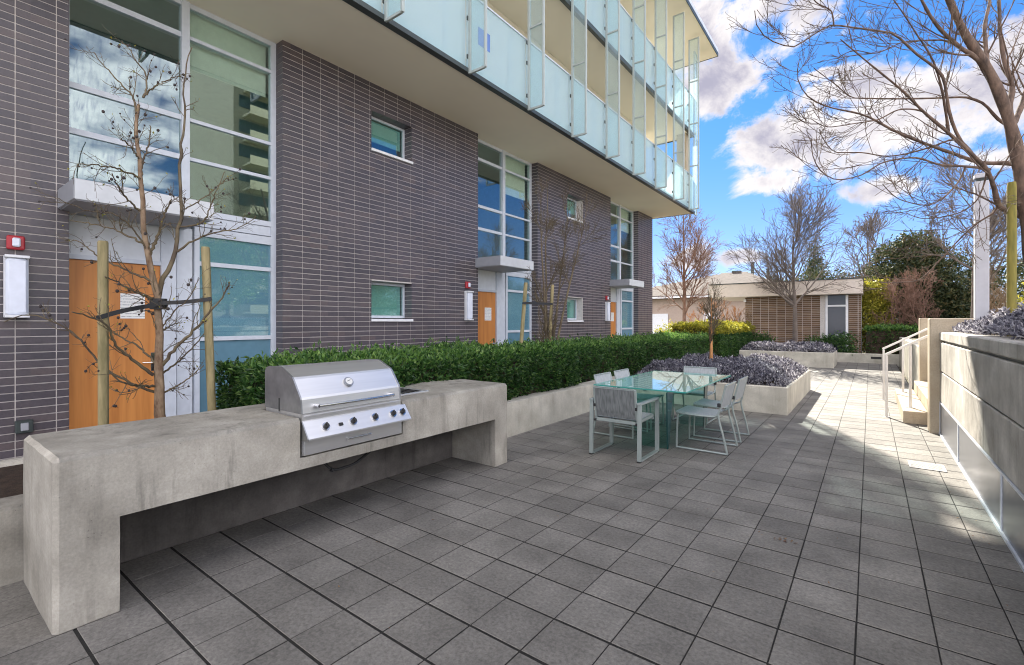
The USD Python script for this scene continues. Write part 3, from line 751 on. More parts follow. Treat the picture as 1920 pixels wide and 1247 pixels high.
hood = [(-3.755, 0.897), (-3.755, 1.175), (-3.735, 1.200), (-3.700, 1.212), (-3.535, 1.218), (-3.510, 1.213), (-3.362, 1.150), (-3.345, 1.135), (-3.252, 1.012), (-3.244, 0.995), (-3.232, 0.897)]
obj('hood', MB().add(*prism_y(hood, GY0 + 0.012, GY1 - 0.012)), 'steel', grill)
for y0, y1 in ((GY0, GY0 + 0.0115), (GY1 - 0.0115, GY1)):
    big = [(x - 0.004 if x < -3.7 else x + 0.005, z + (0.004 if z > 0.92 else 0)) for x, z in hood]
    obj('hood_side', MB().add(*prism_y(big, y0, y1)), 'steel_stained', grill)
obj('hood_slot', MB().box(-3.545, -3.53, GY0 - 0.0015, GY0 - 0.0003, 0.885, 0.985), 'black_rubber', grill)
h = MB()
hp = [(-3.236 + 0.062 - 0.012 * ((t - 0.5) * 2) ** 2, GY0 + 0.115 + t * (GY1 - GY0 - 0.23), 0.945) for t in np.linspace(0, 1, 17)]
h.tube(hp, 0.0105, 10)
for q in (0, -1):
    h.cyl((-3.245, hp[q][1], 0.945), (hp[q][0] + 0.004, hp[q][1], 0.945), 0.0125, 10)
obj('hood_handle', h, 'steel_polish', grill, smooth=50)
# round thermometer on the slanted face of the hood
fn = np.array([0.123, 0, 0.093]); fn /= np.linalg.norm(fn)
ctr = np.array([-3.302, (GY0 + GY1) / 2 - 0.02, 1.078])
obj('thermometer', MB().cyl(ctr - fn * 0.004, ctr + fn * 0.014, 0.040, 24).cyl(ctr + fn * 0.0141, ctr + fn * 0.018, 0.036, 24), 'steel_stained', grill, smooth=40)
obj('dial', MB().cyl(ctr + fn * 0.0181, ctr + fn * 0.0192, 0.029, 24), 'paper', grill)
ctr2 = ctr + fn * 0.0195
obj('dial_needle', MB().bar(ctr2 + np.array([0, -0.016, 0]), ctr2 + np.array([0, 0.014, 0]) + np.array([-0.6, 0, 0.8]) * 0.010, 0.004, 0.001, up=fn, ch=0.0002), 'black_rubber', grill)
# firebox, control panel, drip tray
obj('firebox', MB().box(-3.75, -3.226, GY0 + 0.004, GY1 - 0.004, 0.60, 0.895).box(-3.2255, -3.218, GY0 + 0.02, GY1 - 0.02, 0.872, 0.884, 0.002), 'steel', grill)
cp = [(-3.225, 0.848), (-3.212, 0.846), (-3.128, 0.733), (-3.128, 0.722), (-3.205, 0.714), (-3.225, 0.714)]
panel = obj('control_panel', MB().add(*prism_y(cp, GY0 + 0.002, GY1 + 0.030)), 'steel', grill)
obj('panel_cheek', MB().add(*prism_y(cp, GY0 - 0.006, GY0 + 0.0015)), 'steel_stained', grill)
pn = np.array([0.113, 0, 0.084]); pn /= np.linalg.norm(pn)
pd = np.array([0.084, 0, -0.113]); pd /= np.linalg.norm(pd)
for yk in (0.155, 0.385, 0.585, 0.765, 0.862):
    c0 = np.array([-3.171, GY0 + yk, 0.7905]) + pn * 0.001
    kb = MB().cyl(c0, c0 + pn * 0.010, 0.032, 20, 0.030)
    knob = obj('knob', kb, 'steel_polish', grill, smooth=40)
    g = MB().cyl(c0 + pn * 0.0101, c0 + pn * 0.026, 0.021, 16, 0.019)
    g.obox(c0 + pn * 0.031, np.cross(pn, pd), pd, pn, (0.006, 0.021, 0.0048), 0.002)
    obj('grip', g, 'black_rubber', knob, smooth=40)
c0 = np.array([-3.168, GY0 + 0.278, 0.789]) + pn * 0.004
obj('igniter', MB().obox(c0, np.cross(pn, pd), pd, pn, (0.017, 0.012, 0.004), 0.003), 'black_rubber', grill)
obj('drip_tray', MB().box(-3.224, -3.206, GY0 + 0.008, GY1 - 0.008, 0.602, 0.712, 0.003), 'steel', grill)
h = MB()
for yk in (0.36, 0.54):
    h.cyl((-3.206, GY0 + yk, 0.665), (-3.182, GY0 + yk, 0.665), 0.006, 8)
h.cyl((-3.180, GY0 + 0.345, 0.665), (-3.180, GY0 + 0.555, 0.665), 0.0075, 10)
obj('tray_handle', h, 'steel_polish', grill, smooth=50)
hose = smooth_path([(-3.42, 2.02, 0.60), (-3.36, 2.05, 0.47), (-3.33, 2.13, 0.40), (-3.33, 2.26, 0.405), (-3.35, 2.42, 0.45), (-3.40, 2.60, 0.53), (-3.45, 2.66, 0.62)], 28)
obj('gas_hose', MB().tube(hose, 0.011, 8).cyl((-3.33, 2.085, 0.415), (-3.33, 2.105, 0.405), 0.016, 8), 'black_rubber', grill, smooth=60)

sb = thing('side_burner', (-3.60, 3.0, CZ), 'low stainless side burner tray let into the counter right of the grill', 'burner')
f = MB()
f.box(-3.86, -3.42, 2.80, 2.835, CZ + 0.001, CZ + 0.018, 0.003).box(-3.86, -3.42, 3.155, 3.19, CZ + 0.001, CZ + 0.018, 0.003)
f.box(-3.86, -3.825, 2.836, 3.154, CZ + 0.001, CZ + 0.018, 0.003).box(-3.455, -3.42, 2.836, 3.154, CZ + 0.001, CZ + 0.018, 0.003)
obj('tray', f, 'steel', sb)
obj('tray_floor', MB().box(-3.824, -3.456, 2.837, 3.153, CZ + 0.0005, CZ + 0.004), 'steel_stained', sb)
g = MB()
for q in range(5):
    g.box(-3.81, -3.47, 2.87 + q * 0.06, 2.88 + q * 0.06, CZ + 0.012, CZ + 0.021, 0.002)
obj('grate', g, 'black_rubber', sb)
obj('burner_head', MB().cyl((-3.64, 2.99, CZ + 0.0045), (-3.64, 2.99, CZ + 0.0115), 0.055, 18), 'steel_stained', sb, smooth=40)

# ------------------------------------------------------------------ planters along the building
t = thing('hedge_planter_wall', (-4.0, 8, 0), 'long low concrete planter wall in front of the hedge', 'wall')
obj('wall', wobbly(chamfered(-4.16, -3.905, 4.25, 9.06, -0.02, 0.47, 0.015), 0.2, 0.006, 5), 'concrete_planter', t)
t = thing('low_planter_wall', (-4.1, -0.8, 0), 'weathered low concrete planter wall left of the barbecue counter', 'wall')
obj('wall', wobbly(chamfered(-4.36, -4.072, -5.0, 4.22, -0.02, 0.45, 0.015), 0.2, 0.006, 6), 'concrete_counter', t)
obj('planter_soil', MB().box(-5.70, -4.17, -5.0, 20.5, -0.09, 0.36), 'soil', kind='stuff', label='dark bark soil in the long planter by the building', category='soil')
t = thing('planter_kerb', (-5.72, 8, 0), 'low concrete kerb between the hedge planter and the building path', 'kerb')
obj('kerb', MB().box(-5.80, -5.702, -5.0, 20.5, -0.09, 0.40, 0.008), 'concrete_planter', t)

# near box planter with purple ground cover
P1 = (-3.90, -1.10, 9.10, 12.90)
t = thing('concrete_planter', (-2.5, 11, 0), 'square concrete planter box beyond the glass table, full of purple ground cover', 'planter')
q = chamfered(P1[0], P1[1], P1[2], P1[3], -0.02, 0.465, 0.014) - m3.Manifold.cube((P1[1] - P1[0] - 0.36, P1[3] - P1[2] - 0.36, 1)).translate((P1[0] + 0.18, P1[2] + 0.18, 0.30))
obj('box', wobbly(q, 0.2, 0.006, 8), 'concrete_planter', t)
obj('soil', MB().box(P1[0] + 0.185, P1[1] - 0.185, P1[2] + 0.185, P1[3] - 0.185, 0.31, 0.42), 'soil', t)
P2 = (-3.95, -0.99, 19.45, 21.6)
t = thing('concrete_planter', (-2.5, 20.5, 0), 'farther concrete planter box with pale ground cover before the brown pavilion', 'planter')
q = chamfered(P2[0], P2[1], P2[2], P2[3], -0.02, 0.52, 0.014) - m3.Manifold.cube((P2[1] - P2[0] - 0.36, P2[3] - P2[2] - 0.36, 1)).translate((P2[0] + 0.18, P2[2] + 0.18, 0.35))
obj('box', wobbly(q, 0.25, 0.006, 9), 'concrete_planter', t)
obj('soil', MB().box(P2[0] + 0.185, P2[1] - 0.185, P2[2] + 0.185, P2[3] - 0.185, 0.36, 0.47), 'soil', t)
t = thing('end_wall', (-1, 22.8, 0), 'low concrete kerb wall closing the far end of the terrace', 'wall')
obj('wall', MB().box(-6.0, 3.5, 22.71, 22.95, -0.09, 0.36, 0.012), 'concrete_planter', t)
obj('vent', MB().box(0.02, 0.34, 22.703, 22.709, 0.17, 0.25), 'black_rubber', t)


def groundcover(name, x0, x1, y0, y1, z, n, seed, label, hump=0.14, size=0.075, edge=0.10):
    rng = np.random.default_rng(seed)
    x, y = rng.uniform(x0, x1, n), rng.uniform(y0, y1, n)
    e = np.minimum.reduce([x - x0, x1 - x, y - y0, y1 - y]) / 0.3
    P = np.stack([x, y, np.zeros(n)], 1)
    hgt = hump * (0.35 + 0.65 * np.clip(e, 0, 1)) * (0.5 + meshkit.noise(P * 4.5, seed))
    P[:, 2] = z + hgt * rng.uniform(0.25, 1.0, n) ** 0.5
    spill = e < 0.25
    P[spill, 2] -= rng.uniform(0, edge, spill.sum())
    V, F = leaves(P, rng, size, size * 0.42, up=0.8)
    obj(name, (V, F), 'purple_leaf', kind='stuff', label=label, category='plants')


groundcover('ground_cover', P1[0] + 0.06, P1[1] - 0.04, P1[2] + 0.05, P1[3] - 0.05, 0.43, 52000, 21, 'purple grey ground cover filling the planter behind the glass table', 0.26, 0.055)
groundcover('ground_cover', P2[0] + 0.06, P2[1] - 0.04, P2[2] + 0.05, P2[3] - 0.05, 0.47, 9000, 22, 'pale sunlit ground cover filling the farther planter', 0.26, 0.09)


def hedge(name, x0, x1, y0, y1, z0, z1, n, seed, label, mat_='laurel_leaf', size=0.062, round_=0.12, group=None, tip='laurel_tip'):
    """A clipped hedge: a dark core of stems and leaf, and leaves over its faces, thicker on top."""
    rng = np.random.default_rng(seed)
    t = thing(name, ((x0 + x1) / 2, (y0 + y1) / 2, z0), label, 'hedge', group)
    face = rng.choice(4, n, p=[0.42, 0.10, 0.06, 0.42])
    x, y, z = rng.uniform(x0, x1, n), rng.uniform(y0, y1, n), z0 + (z1 - z0) * rng.uniform(0, 1, n) ** 0.85
    out = np.zeros((n, 3))
    for k, (ax, val, s) in enumerate(((0, x1, 1), (1, y0, -1), (1, y1, 1), (2, z1, 1))):
        mk = face == k
        (x, y, z)[ax][mk] = val
        out[mk, ax] = s
    P = np.stack([x, y, z], 1)
    bump = 0.22 * (meshkit.noise(P * 2.2, seed) - 0.5) + 0.13 * (meshkit.noise(P * 7.0, seed + 1) - 0.5)
    P += out * (bump - rng.uniform(0, 0.06, n))[:, None]
    stray = (face == 3) & (rng.uniform(size=n) < 0.06)
    P[stray, 2] += rng.uniform(0.02, 0.11, stray.sum())
    e = np.clip((P[:, 0] - (x1 - round_)) / round_, 0, 1.5) * np.clip((P[:, 2] - (z1 - round_)) / round_, 0, 1.5)
    P[:, 0] -= e * round_ * 0.45; P[:, 2] -= e * round_ * 0.45
    V, F = leaves(P, rng, size, size * 0.46, up=0.25, out=out * 0.7)
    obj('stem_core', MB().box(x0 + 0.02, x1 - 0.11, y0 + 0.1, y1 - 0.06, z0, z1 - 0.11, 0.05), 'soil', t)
    top = np.repeat(((face == 3) & (rng.uniform(size=n) < 0.75)) | ((tip == 'yellow_leaf') & (P[:, 2] > z1 - 0.30)), 2)  # top leaves take a brighter colour in place of light from above
    for nm, sel, mm in (('leaves', ~top, mat_), ('lit_leaves', top, tip)):
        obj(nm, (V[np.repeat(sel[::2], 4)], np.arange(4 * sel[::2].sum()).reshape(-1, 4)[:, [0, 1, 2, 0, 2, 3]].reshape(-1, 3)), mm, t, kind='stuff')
    return t


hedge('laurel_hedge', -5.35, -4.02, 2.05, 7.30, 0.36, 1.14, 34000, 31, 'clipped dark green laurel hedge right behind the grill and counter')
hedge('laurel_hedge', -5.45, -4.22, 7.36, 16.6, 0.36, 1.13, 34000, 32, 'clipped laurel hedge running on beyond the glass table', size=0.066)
hedge('laurel_hedge', -5.6, -4.0, 16.65, 22.4, 0.30, 1.47, 26000, 33, 'hedge past the corner of the brick building, sunlight painted yellow on its top', 'laurel_leaf', 0.085, tip='yellow_leaf')  # yellow upper leaves carry the sunlight in their colour

# ------------------------------------------------------------------ glass table and chairs
TX0, TX1, TY0, TY1, TZ = -2.87, -1.69, 5.56, 7.76, 0.735
tb = thing('glass_table', (-2.28, 6.66, 0), 'rectangular green tinted glass dining table on the pavers', 'table')
obj('tabletop', MB().box(TX0 + 0.002, TX1 - 0.002, TY0 + 0.002, TY1 - 0.002, TZ, TZ + 0.015), 'table_glass', tb)
e = MB()
e.box(TX0, TX1, TY0 - 0.001, TY0 + 0.0015, TZ, TZ + 0.0155).box(TX0, TX1, TY1 - 0.0015, TY1 + 0.001, TZ, TZ + 0.0155)
e.box(TX0 - 0.001, TX0 + 0.0015, TY0 + 0.002, TY1 - 0.002, TZ, TZ + 0.0155).box(TX1 - 0.0015, TX1 + 0.001, TY0 + 0.002, TY1 - 0.002, TZ, TZ + 0.0155)
obj('tabletop_edge', e, 'glass_edge', tb)


def slab_leg(pts_top, pts_bot, thick):
    """An upright glass leg: top edge from a to b, narrower bottom edge."""
    a, b = map(np.array, pts_top); c, d = map(np.array, pts_bot)
    nrm = np.cross(b - a, (0, 0, 1.0)); nrm /= np.linalg.norm(nrm); nrm *= thick / 2
    return m3.Manifold.hull_points(np.array([p + s * nrm for p in (a, b, c, d) for s in (-1, 1)]))


for yb in (5.80, 7.38):
    obj('leg_panel', slab_leg(((-2.62, yb, TZ - 0.002), (-1.93, yb, TZ - 0.002)), ((-2.33, yb, 0.0), (-1.99, yb, 0.0)), 0.016), 'leg_glass', tb)
    obj('leg_edge', m3.Manifold.hull_points(np.array([(x, y, z) for x, y, z in ((-1.90, yb - 0.30, TZ - 0.002), (-1.885, yb - 0.30, TZ - 0.002), (-1.93, yb + 0.012, TZ - 0.002), (-1.915, yb + 0.012, TZ - 0.002), (-1.99, yb - 0.02, 0.0), (-1.975, yb - 0.02, 0.0), (-1.99, yb + 0.012, 0.0), (-1.975, yb + 0.012, 0.0))])), 'dark_green_glass', tb)
obj('rail', MB().box(-2.30, -2.27, 5.80, 7.38, TZ - 0.05, TZ - 0.004, 0.003), 'chair_metal', tb)


def sling(m, c_list, half, thick=0.006):
    """A taut sling panel following the profile (y, z) points, half wide each side."""
    p = np.asarray(c_list, float)
    d = np.gradient(p, axis=0); d /= np.linalg.norm(d, axis=1, keepdims=True)
    nn = np.stack([-d[:, 1], d[:, 0]], 1) * thick / 2
    n = len(p)
    V = []
    for s in (-half, half):
        for sg in (-1, 1):
            V += [(s, *(q + sg * w)) for q, w in zip(p, nn)]
    V = np.array(V)
    F = []
    idx = lambda s, g, k: (s * 2 + g) * n + k
    for k in range(n - 1):
        for quad in ((idx(0, 0, k), idx(1, 0, k), idx(1, 0, k + 1), idx(0, 0, k + 1)), (idx(0, 1, k), idx(0, 1, k + 1), idx(1, 1, k + 1), idx(1, 1, k)),
                     (idx(0, 0, k), idx(0, 0, k + 1), idx(0, 1, k + 1), idx(0, 1, k)), (idx(1, 0, k), idx(1, 1, k), idx(1, 1, k + 1), idx(1, 0, k + 1))):
            F += [(quad[0], quad[1], quad[2]), (quad[0], quad[2], quad[3])]
    return m.add(V, F)


def armchair(loc, rotz, label):
    """Faces +y: flat bar side frames on floor runners, sling seat and back."""
    t = thing('armchair', loc, label, 'chair', None, None, rotz)
    for s in (-1, 1):
        x = s * 0.295
        m = MB()
        m.bar((x, -0.275, 0.012), (x, -0.262, 0.632), 0.045, 0.030, up=(0, 1, 0))
        obj('leg', m, 'chair_metal', t, local=True)
        obj('leg', MB().bar((x, 0.275, 0.012), (x, 0.275, 0.632), 0.045, 0.030, up=(0, 1, 0)), 'chair_metal', t, local=True)
        obj('armrest', MB().bar((x, -0.285, 0.645), (x, 0.292, 0.645), 0.048, 0.024), 'chair_metal', t, local=True)
        obj('runner', MB().bar((x, -0.255, 0.016), (x, 0.255, 0.016), 0.044, 0.024), 'chair_metal', t, local=True)
        obj('glide', MB().box(x - 0.02, x + 0.02, -0.30, -0.25, 0.0, 0.0115).box(x - 0.02, x + 0.02, 0.25, 0.30, 0.0, 0.0115), 'black_rubber', t, local=True)
        obj('bracket', MB().box(x - s * 0.055, x - s * 0.023, -0.27, -0.235, 0.565, 0.63, 0.004).box(x - s * 0.055, x - s * 0.023, -0.26, -0.22, 0.395, 0.42, 0.004), 'black_rubber', t, local=True)
    fr = MB()
    for s in (-1, 1):
        fr.bar((s * 0.252, -0.235, 0.425), (s * 0.252, 0.255, 0.440), 0.022, 0.036)
        fr.bar((s * 0.252, -0.232, 0.452), (s * 0.252, -0.290, 0.800), 0.022, 0.026, up=(0, 1, 0))
    fr.bar((-0.241, -0.235, 0.418), (0.241, -0.235, 0.418), 0.026, 0.036).bar((-0.241, 0.245, 0.436), (0.241, 0.245, 0.436), 0.026, 0.032)
    fr.bar((-0.241, -0.290, 0.798), (0.241, -0.290, 0.798), 0.020, 0.020)
    for y in (-0.20, 0.22):
        fr.bar((-0.273, y, 0.41), (0.273, y, 0.41), 0.022, 0.022)
    obj('seat_frame', fr, 'chair_metal', t, local=True)
    obj('seat', sling(MB(), [(-0.222, 0.447), (-0.1, 0.440), (0.05, 0.440), (0.16, 0.446), (0.258, 0.458)], 0.240), 'sling', t, smooth=50, local=True)
    obj('backrest', sling(MB(), [(-0.238, 0.46), (-0.262, 0.56), (-0.279, 0.68), (-0.298, 0.806)], 0.240), 'shaded_sling', t, smooth=50, local=True)
    return t


def side_chair(loc, rotz, label, group=None):
    """Faces +y, no arms: round tube frame on sled runners."""
    t = thing('side_chair', loc, label, 'chair', group, None, rotz)
    r = 0.0125
    for s in (-1, 1):
        x = s * 0.255
        obj('leg', MB().tube(smooth_path([(x, 0.255, 0.014), (x, 0.250, 0.25), (x, 0.240, 0.425)], 8), r, 10), 'chair_metal', t, smooth=60, local=True)
        obj('leg', MB().tube(smooth_path([(x, -0.330, 0.014), (x, -0.285, 0.22), (x, -0.235, 0.43), (x, -0.232, 0.47)], 10), r, 10), 'chair_metal', t, smooth=60, local=True)
        obj('runner', MB().tube([(x, -0.335, 0.014), (x, 0.262, 0.014)], r, 10), 'chair_metal', t, smooth=60, local=True)
        obj('bracket', MB().box(x - 0.018, x + 0.018, -0.262, -0.222, 0.555, 0.60, 0.005), 'black_rubber', t, local=True)
    fr = MB()
    for s in (-1, 1):
        x = s * 0.252
        fr.tube(smooth_path([(x, 0.262, 0.442), (x, 0.05, 0.430), (x, -0.17, 0.432), (x, -0.232, 0.47), (x, -0.262, 0.60), (x, -0.315, 0.815)], 20), 0.0115, 10)
    fr.bar((-0.25, 0.25, 0.436), (0.25, 0.25, 0.436), 0.02, 0.02).bar((-0.25, -0.16, 0.425), (0.25, -0.16, 0.425), 0.02, 0.02).bar((-0.25, -0.315, 0.812), (0.25, -0.315, 0.812), 0.018, 0.018)
    obj('frame', fr, 'chair_metal', t, smooth=50, local=True)
    obj('seat', sling(MB(), [(-0.19, 0.447), (-0.08, 0.441), (0.08, 0.442), (0.20, 0.449), (0.265, 0.456)], 0.238), 'sling', t, smooth=50, local=True)
    obj('backrest', sling(MB(), [(-0.250, 0.53), (-0.266, 0.60), (-0.288, 0.70), (-0.318, 0.822)], 0.238), 'sling', t, smooth=50, local=True)
    return t


armchair((-2.335, 5.315, 0), 0, 'metal armchair at the near end of the glass table, its back to the grill')
ch = side_chair((-1.66, 6.18, 0), 90, 'armless metal chair on the near right side of the glass table')
dup(ch, (-1.66, 6.90, 0), 90, 'armless metal chair on the right side, next to the purple planter')
dup(ch, (-2.77, 6.25, 0), -90, 'armless metal chair against the hedge, nearer of two, its back visible')
dup(ch, (-2.77, 6.90, 0), -90, 'armless metal chair against the hedge, farther of two')
dup(ch, (-2.24, 7.80, 0), 180, 'armless metal chair at the far end of the glass table before the planter')

# ------------------------------------------------------------------ retaining wall, stairs, rails on the right
WX = 0.77
rw = thing('retaining_wall', (0.9, 4, 0), 'board-marked concrete planter wall along the right side of the terrace', 'wall')
YA, YB = -3.0, 8.845
obj('wall_core', MB().box(WX + 0.03, 1.04, YA + 0.01, YB - 0.01, -0.09, 1.36), 'dark_trim', rw)
obj('cap', wobbly(chamfered(WX - 0.004, 1.06, YA, YB, 1.305, 1.42, 0.012), 0.25, 0.008, 41), 'concrete_wall', rw)
obj('concrete_panel', wobbly(chamfered(WX, 1.03, YA, YB - 0.002, 0.885, 1.278, 0.008), 0.25, 0.006, 42), 'concrete_wall', rw)
obj('concrete_panel', wobbly(chamfered(WX, 1.03, YA, YB - 0.002, 0.462, 0.872, 0.008), 0.25, 0.006, 43), 'concrete_wall', rw)
ys = [YA, -1.5, 0.70, 2.88, 4.96, 7.10, YB - 0.01]
for a, b in zip(ys[:-1], ys[1:]):
    fr = MB().box(WX - 0.012, WX + 0.029, a + 0.004, b - 0.004, 0.002, 0.026).box(WX - 0.006, WX + 0.029, a + 0.004, b - 0.004, 0.440, 0.458)
    fr.box(WX - 0.004, WX + 0.029, a + 0.004, a + 0.022, 0.026, 0.440).box(WX - 0.004, WX + 0.029, b - 0.022, b - 0.004, 0.026, 0.440)
    f = obj('panel_frame', fr, 'aluminium_paint', rw)
    obj('panel', MB().box(WX + 0.002, WX + 0.028, a + 0.022, b - 0.022, 0.026, 0.440), 'steel_panel', f)
obj('upper_planter_soil', MB().box(1.062, 3.296, YA, YB, 1.0, 1.36), 'soil', kind='stuff', label='soil of the raised planter behind the right wall', category='soil')
obj('terrace_bank', MB().box(1.045, 40.0, -30.0, 30.0, -0.09, 0.97), 'earth', kind='structure', label='raised ground behind the right wall')
obj('bounce_path', MB().box(3.3, 30.0, -25.0, 8.83, 0.974, 1.15), 'bounce_paving', kind='structure', label='unseen pale path added beyond the raised planter to bounce sunlight')  # added out of view so that sunlight bounces up to the soffit
groundcover('ground_cover', 0.90, 2.9, 2.4, 8.75, 1.40, 60000, 23, 'purple grey ground cover spilling over the raised right planter wall', 0.26, 0.048, 0.02)
t = thing('stair_wall', (2.5, 9.0, 0), 'tan concrete wall ending in a square pier beside the steps', 'wall')
obj('wall', wobbly(chamfered(0.665, 8.0, 8.855, 9.16, -0.02, 1.61, 0.012), 0.3, 0.006, 51), 'concrete_tan', t)
t = thing('stair_wall', (3.0, 12.8, 0), 'farther tan concrete wall on the back side of the steps', 'wall')
obj('wall', wobbly(chamfered(0.80, 8.0, 12.66, 12.95, -0.02, 1.64, 0.012), 0.3, 0.006, 52), 'concrete_tan', t)
t = thing('bank_wall', (1.0, 17.5, 0), 'pale low wall along the terrace beyond the steps', 'wall')
obj('wall', MB().box(0.86, 1.04, 12.955, 22.70, -0.09, 1.02, 0.01), 'concrete_planter', t)
st = thing('stairs', (1.2, 10.8, 0), 'short flight of concrete steps rising right between two tan walls', 'stairs')
for k in range(5):
    obj('step', MB().box(0.41 + 0.30 * k, 0.41 + 0.30 * (k + 1) - 0.004 if k < 4 else 8.0, 9.52 if k == 0 else 9.165, 12.655, -0.09 if k == 0 else 0.0, 0.185 * (k + 1), 0.01), 'concrete_tan', st)


def handrail(y, label):
    t = thing('handrail', (0.21, y, 0), label, 'handrail')
    x0, x1, sl = 0.215, 0.515, 0.60
    top = 1.02
    obj('rail', MB().bar((x0 - 0.018, y, top), (0.98, y, top + sl * (0.98 - x0 + 0.018)), 0.036, 0.036, up=(0, 0, 1)), 'rail_metal', t)
    obj('post', MB().box(x0 - 0.018, x0 + 0.018, y - 0.0185, y + 0.0185, 0.002, top - 0.012, 0.003), 'rail_metal', t)
    obj('post', MB().box(x1 - 0.018, x1 + 0.018, y - 0.0185, y + 0.0185, 0.187, top + sl * (x1 - x0) - 0.015, 0.003), 'rail_metal', t)
    obj('base_plate', MB().box(x0 - 0.04, x0 + 0.04, y - 0.04, y + 0.04, 0.0005, 0.008).box(x1 - 0.06, x1 + 0.06, y - 0.04, y + 0.04, 0.1855, 0.193), 'rail_metal', t)


handrail(9.94, 'nearer square steel handrail beside the steps')
handrail(12.10, 'farther square steel handrail beside the steps')
t = thing('light_column', (1.14, 8.5, 1.36), 'slim white square column standing in the raised planter', 'column')
obj('shaft', MB().box(1.075, 1.205, 8.44, 8.57, 1.36, 3.36, 0.006), 'column_paint', t)
obj('reveal', MB().box(1.085, 1.195, 8.45, 8.56, 3.361, 3.40), 'dark_trim', t)
obj('column_head', MB().box(1.070, 1.210, 8.435, 8.575, 3.401, 3.46, 0.006), 'column_paint', t)

dr = thing('drain_grate', (0.48, 6.78, 0), 'square metal drain grate set in the pavers near the right wall', 'drain')
obj('frame', MB().box(0.335, 0.635, 6.62, 6.64, 0.0035, 0.008).box(0.335, 0.635, 6.90, 6.92, 0.0035, 0.008).box(0.335, 0.355, 6.641, 6.899, 0.0035, 0.008).box(0.615, 0.635, 6.641, 6.899, 0.0035, 0.008), 'rail_metal', dr)
obj('sump', MB().box(0.356, 0.614, 6.641, 6.899, 0.0025, 0.0036), 'black_rubber', dr)
for q in range(9):
    obj('bar', MB().box(0.356, 0.614, 6.650 + q * 0.0285, 6.664 + q * 0.0285, 0.0042, 0.0075), 'rail_metal', dr)
obj('bar', MB().box(0.478, 0.492, 6.641, 6.899, 0.0038, 0.0070), 'rail_metal', dr)

rng = np.random.default_rng(90)
lp = np.vstack([np.stack([rng.normal(-0.52, 0.06, 26), rng.normal(3.86, 0.02, 26), np.full(26, 0.006)], 1),
                np.stack([rng.uniform(-3.2, 0.7, 40), rng.uniform(1.2, 9, 40), np.full(40, 0.006)], 1),
                np.stack([rng.uniform(0.55, 0.75, 30), rng.uniform(2.0, 8.5, 30), np.full(30, 0.006)], 1)])
V, F = leaves(lp, rng, 0.022, 0.012, up=0.0)
V[:, 2] = 0.005 + np.abs(V[:, 2] - 0.006) * 0.25
obj('leaf_litter', (V, F), 'russet_leaf', kind='stuff', label='few brown leaf scraps scattered on the pavers', category='leaves')

# ------------------------------------------------------------------ trees
def grow(parents, rad, rng, per, lo, hi, length, angle, upward, n=6, wig=0.12, ratio=0.55, taper=0.35):
    """Children along N parent paths (N, m, 3): returns paths (N*per, n, 3) and radii."""
    N, m, _ = parents.shape
    t = rng.uniform(lo, hi, (N, per)) * (m - 1)
    i = np.clip(t.astype(int), 0, m - 2); fr = (t - i)[..., None]
    k = np.arange(N)[:, None]
    a, b = parents[k, i], parents[k, i + 1]
    start = (a + (b - a) * fr).reshape(-1, 3)
    r0 = (rad[k, i] * (1 - fr[..., 0]) + rad[k, i + 1] * fr[..., 0]).reshape(-1)
    d = (b - a).reshape(-1, 3); d /= np.maximum(np.linalg.norm(d, axis=1, keepdims=True), 1e-9)
    s = np.cross(d, rng.normal(size=d.shape)); s /= np.maximum(np.linalg.norm(s, axis=1, keepdims=True), 1e-9)
    an = np.radians(rng.normal(angle, 9, len(d)))[:, None]
    v = d * np.cos(an) + s * np.sin(an)
    L = (length * rng.uniform(0.55, 1.25, (N, per)) * (1.15 - 0.55 * (t / (m - 1)))).reshape(-1)
    P = [start]
    bend = rng.normal(0, wig, size=d.shape)
    for q in range(n - 1):
        v = v + bend * 0.6 + rng.normal(0, wig, size=v.shape) + np.array([0, 0, upward])
        v /= np.linalg.norm(v, axis=1, keepdims=True)
        P.append(P[-1] + v * (L / (n - 1))[:, None])
    P = np.stack(P, 1)
    rr = (r0 * ratio)[:, None] * np.linspace(1, taper, n)[None]
    return P, rr


def mature(P, rad, minimum):
    return np.maximum(rad, minimum)


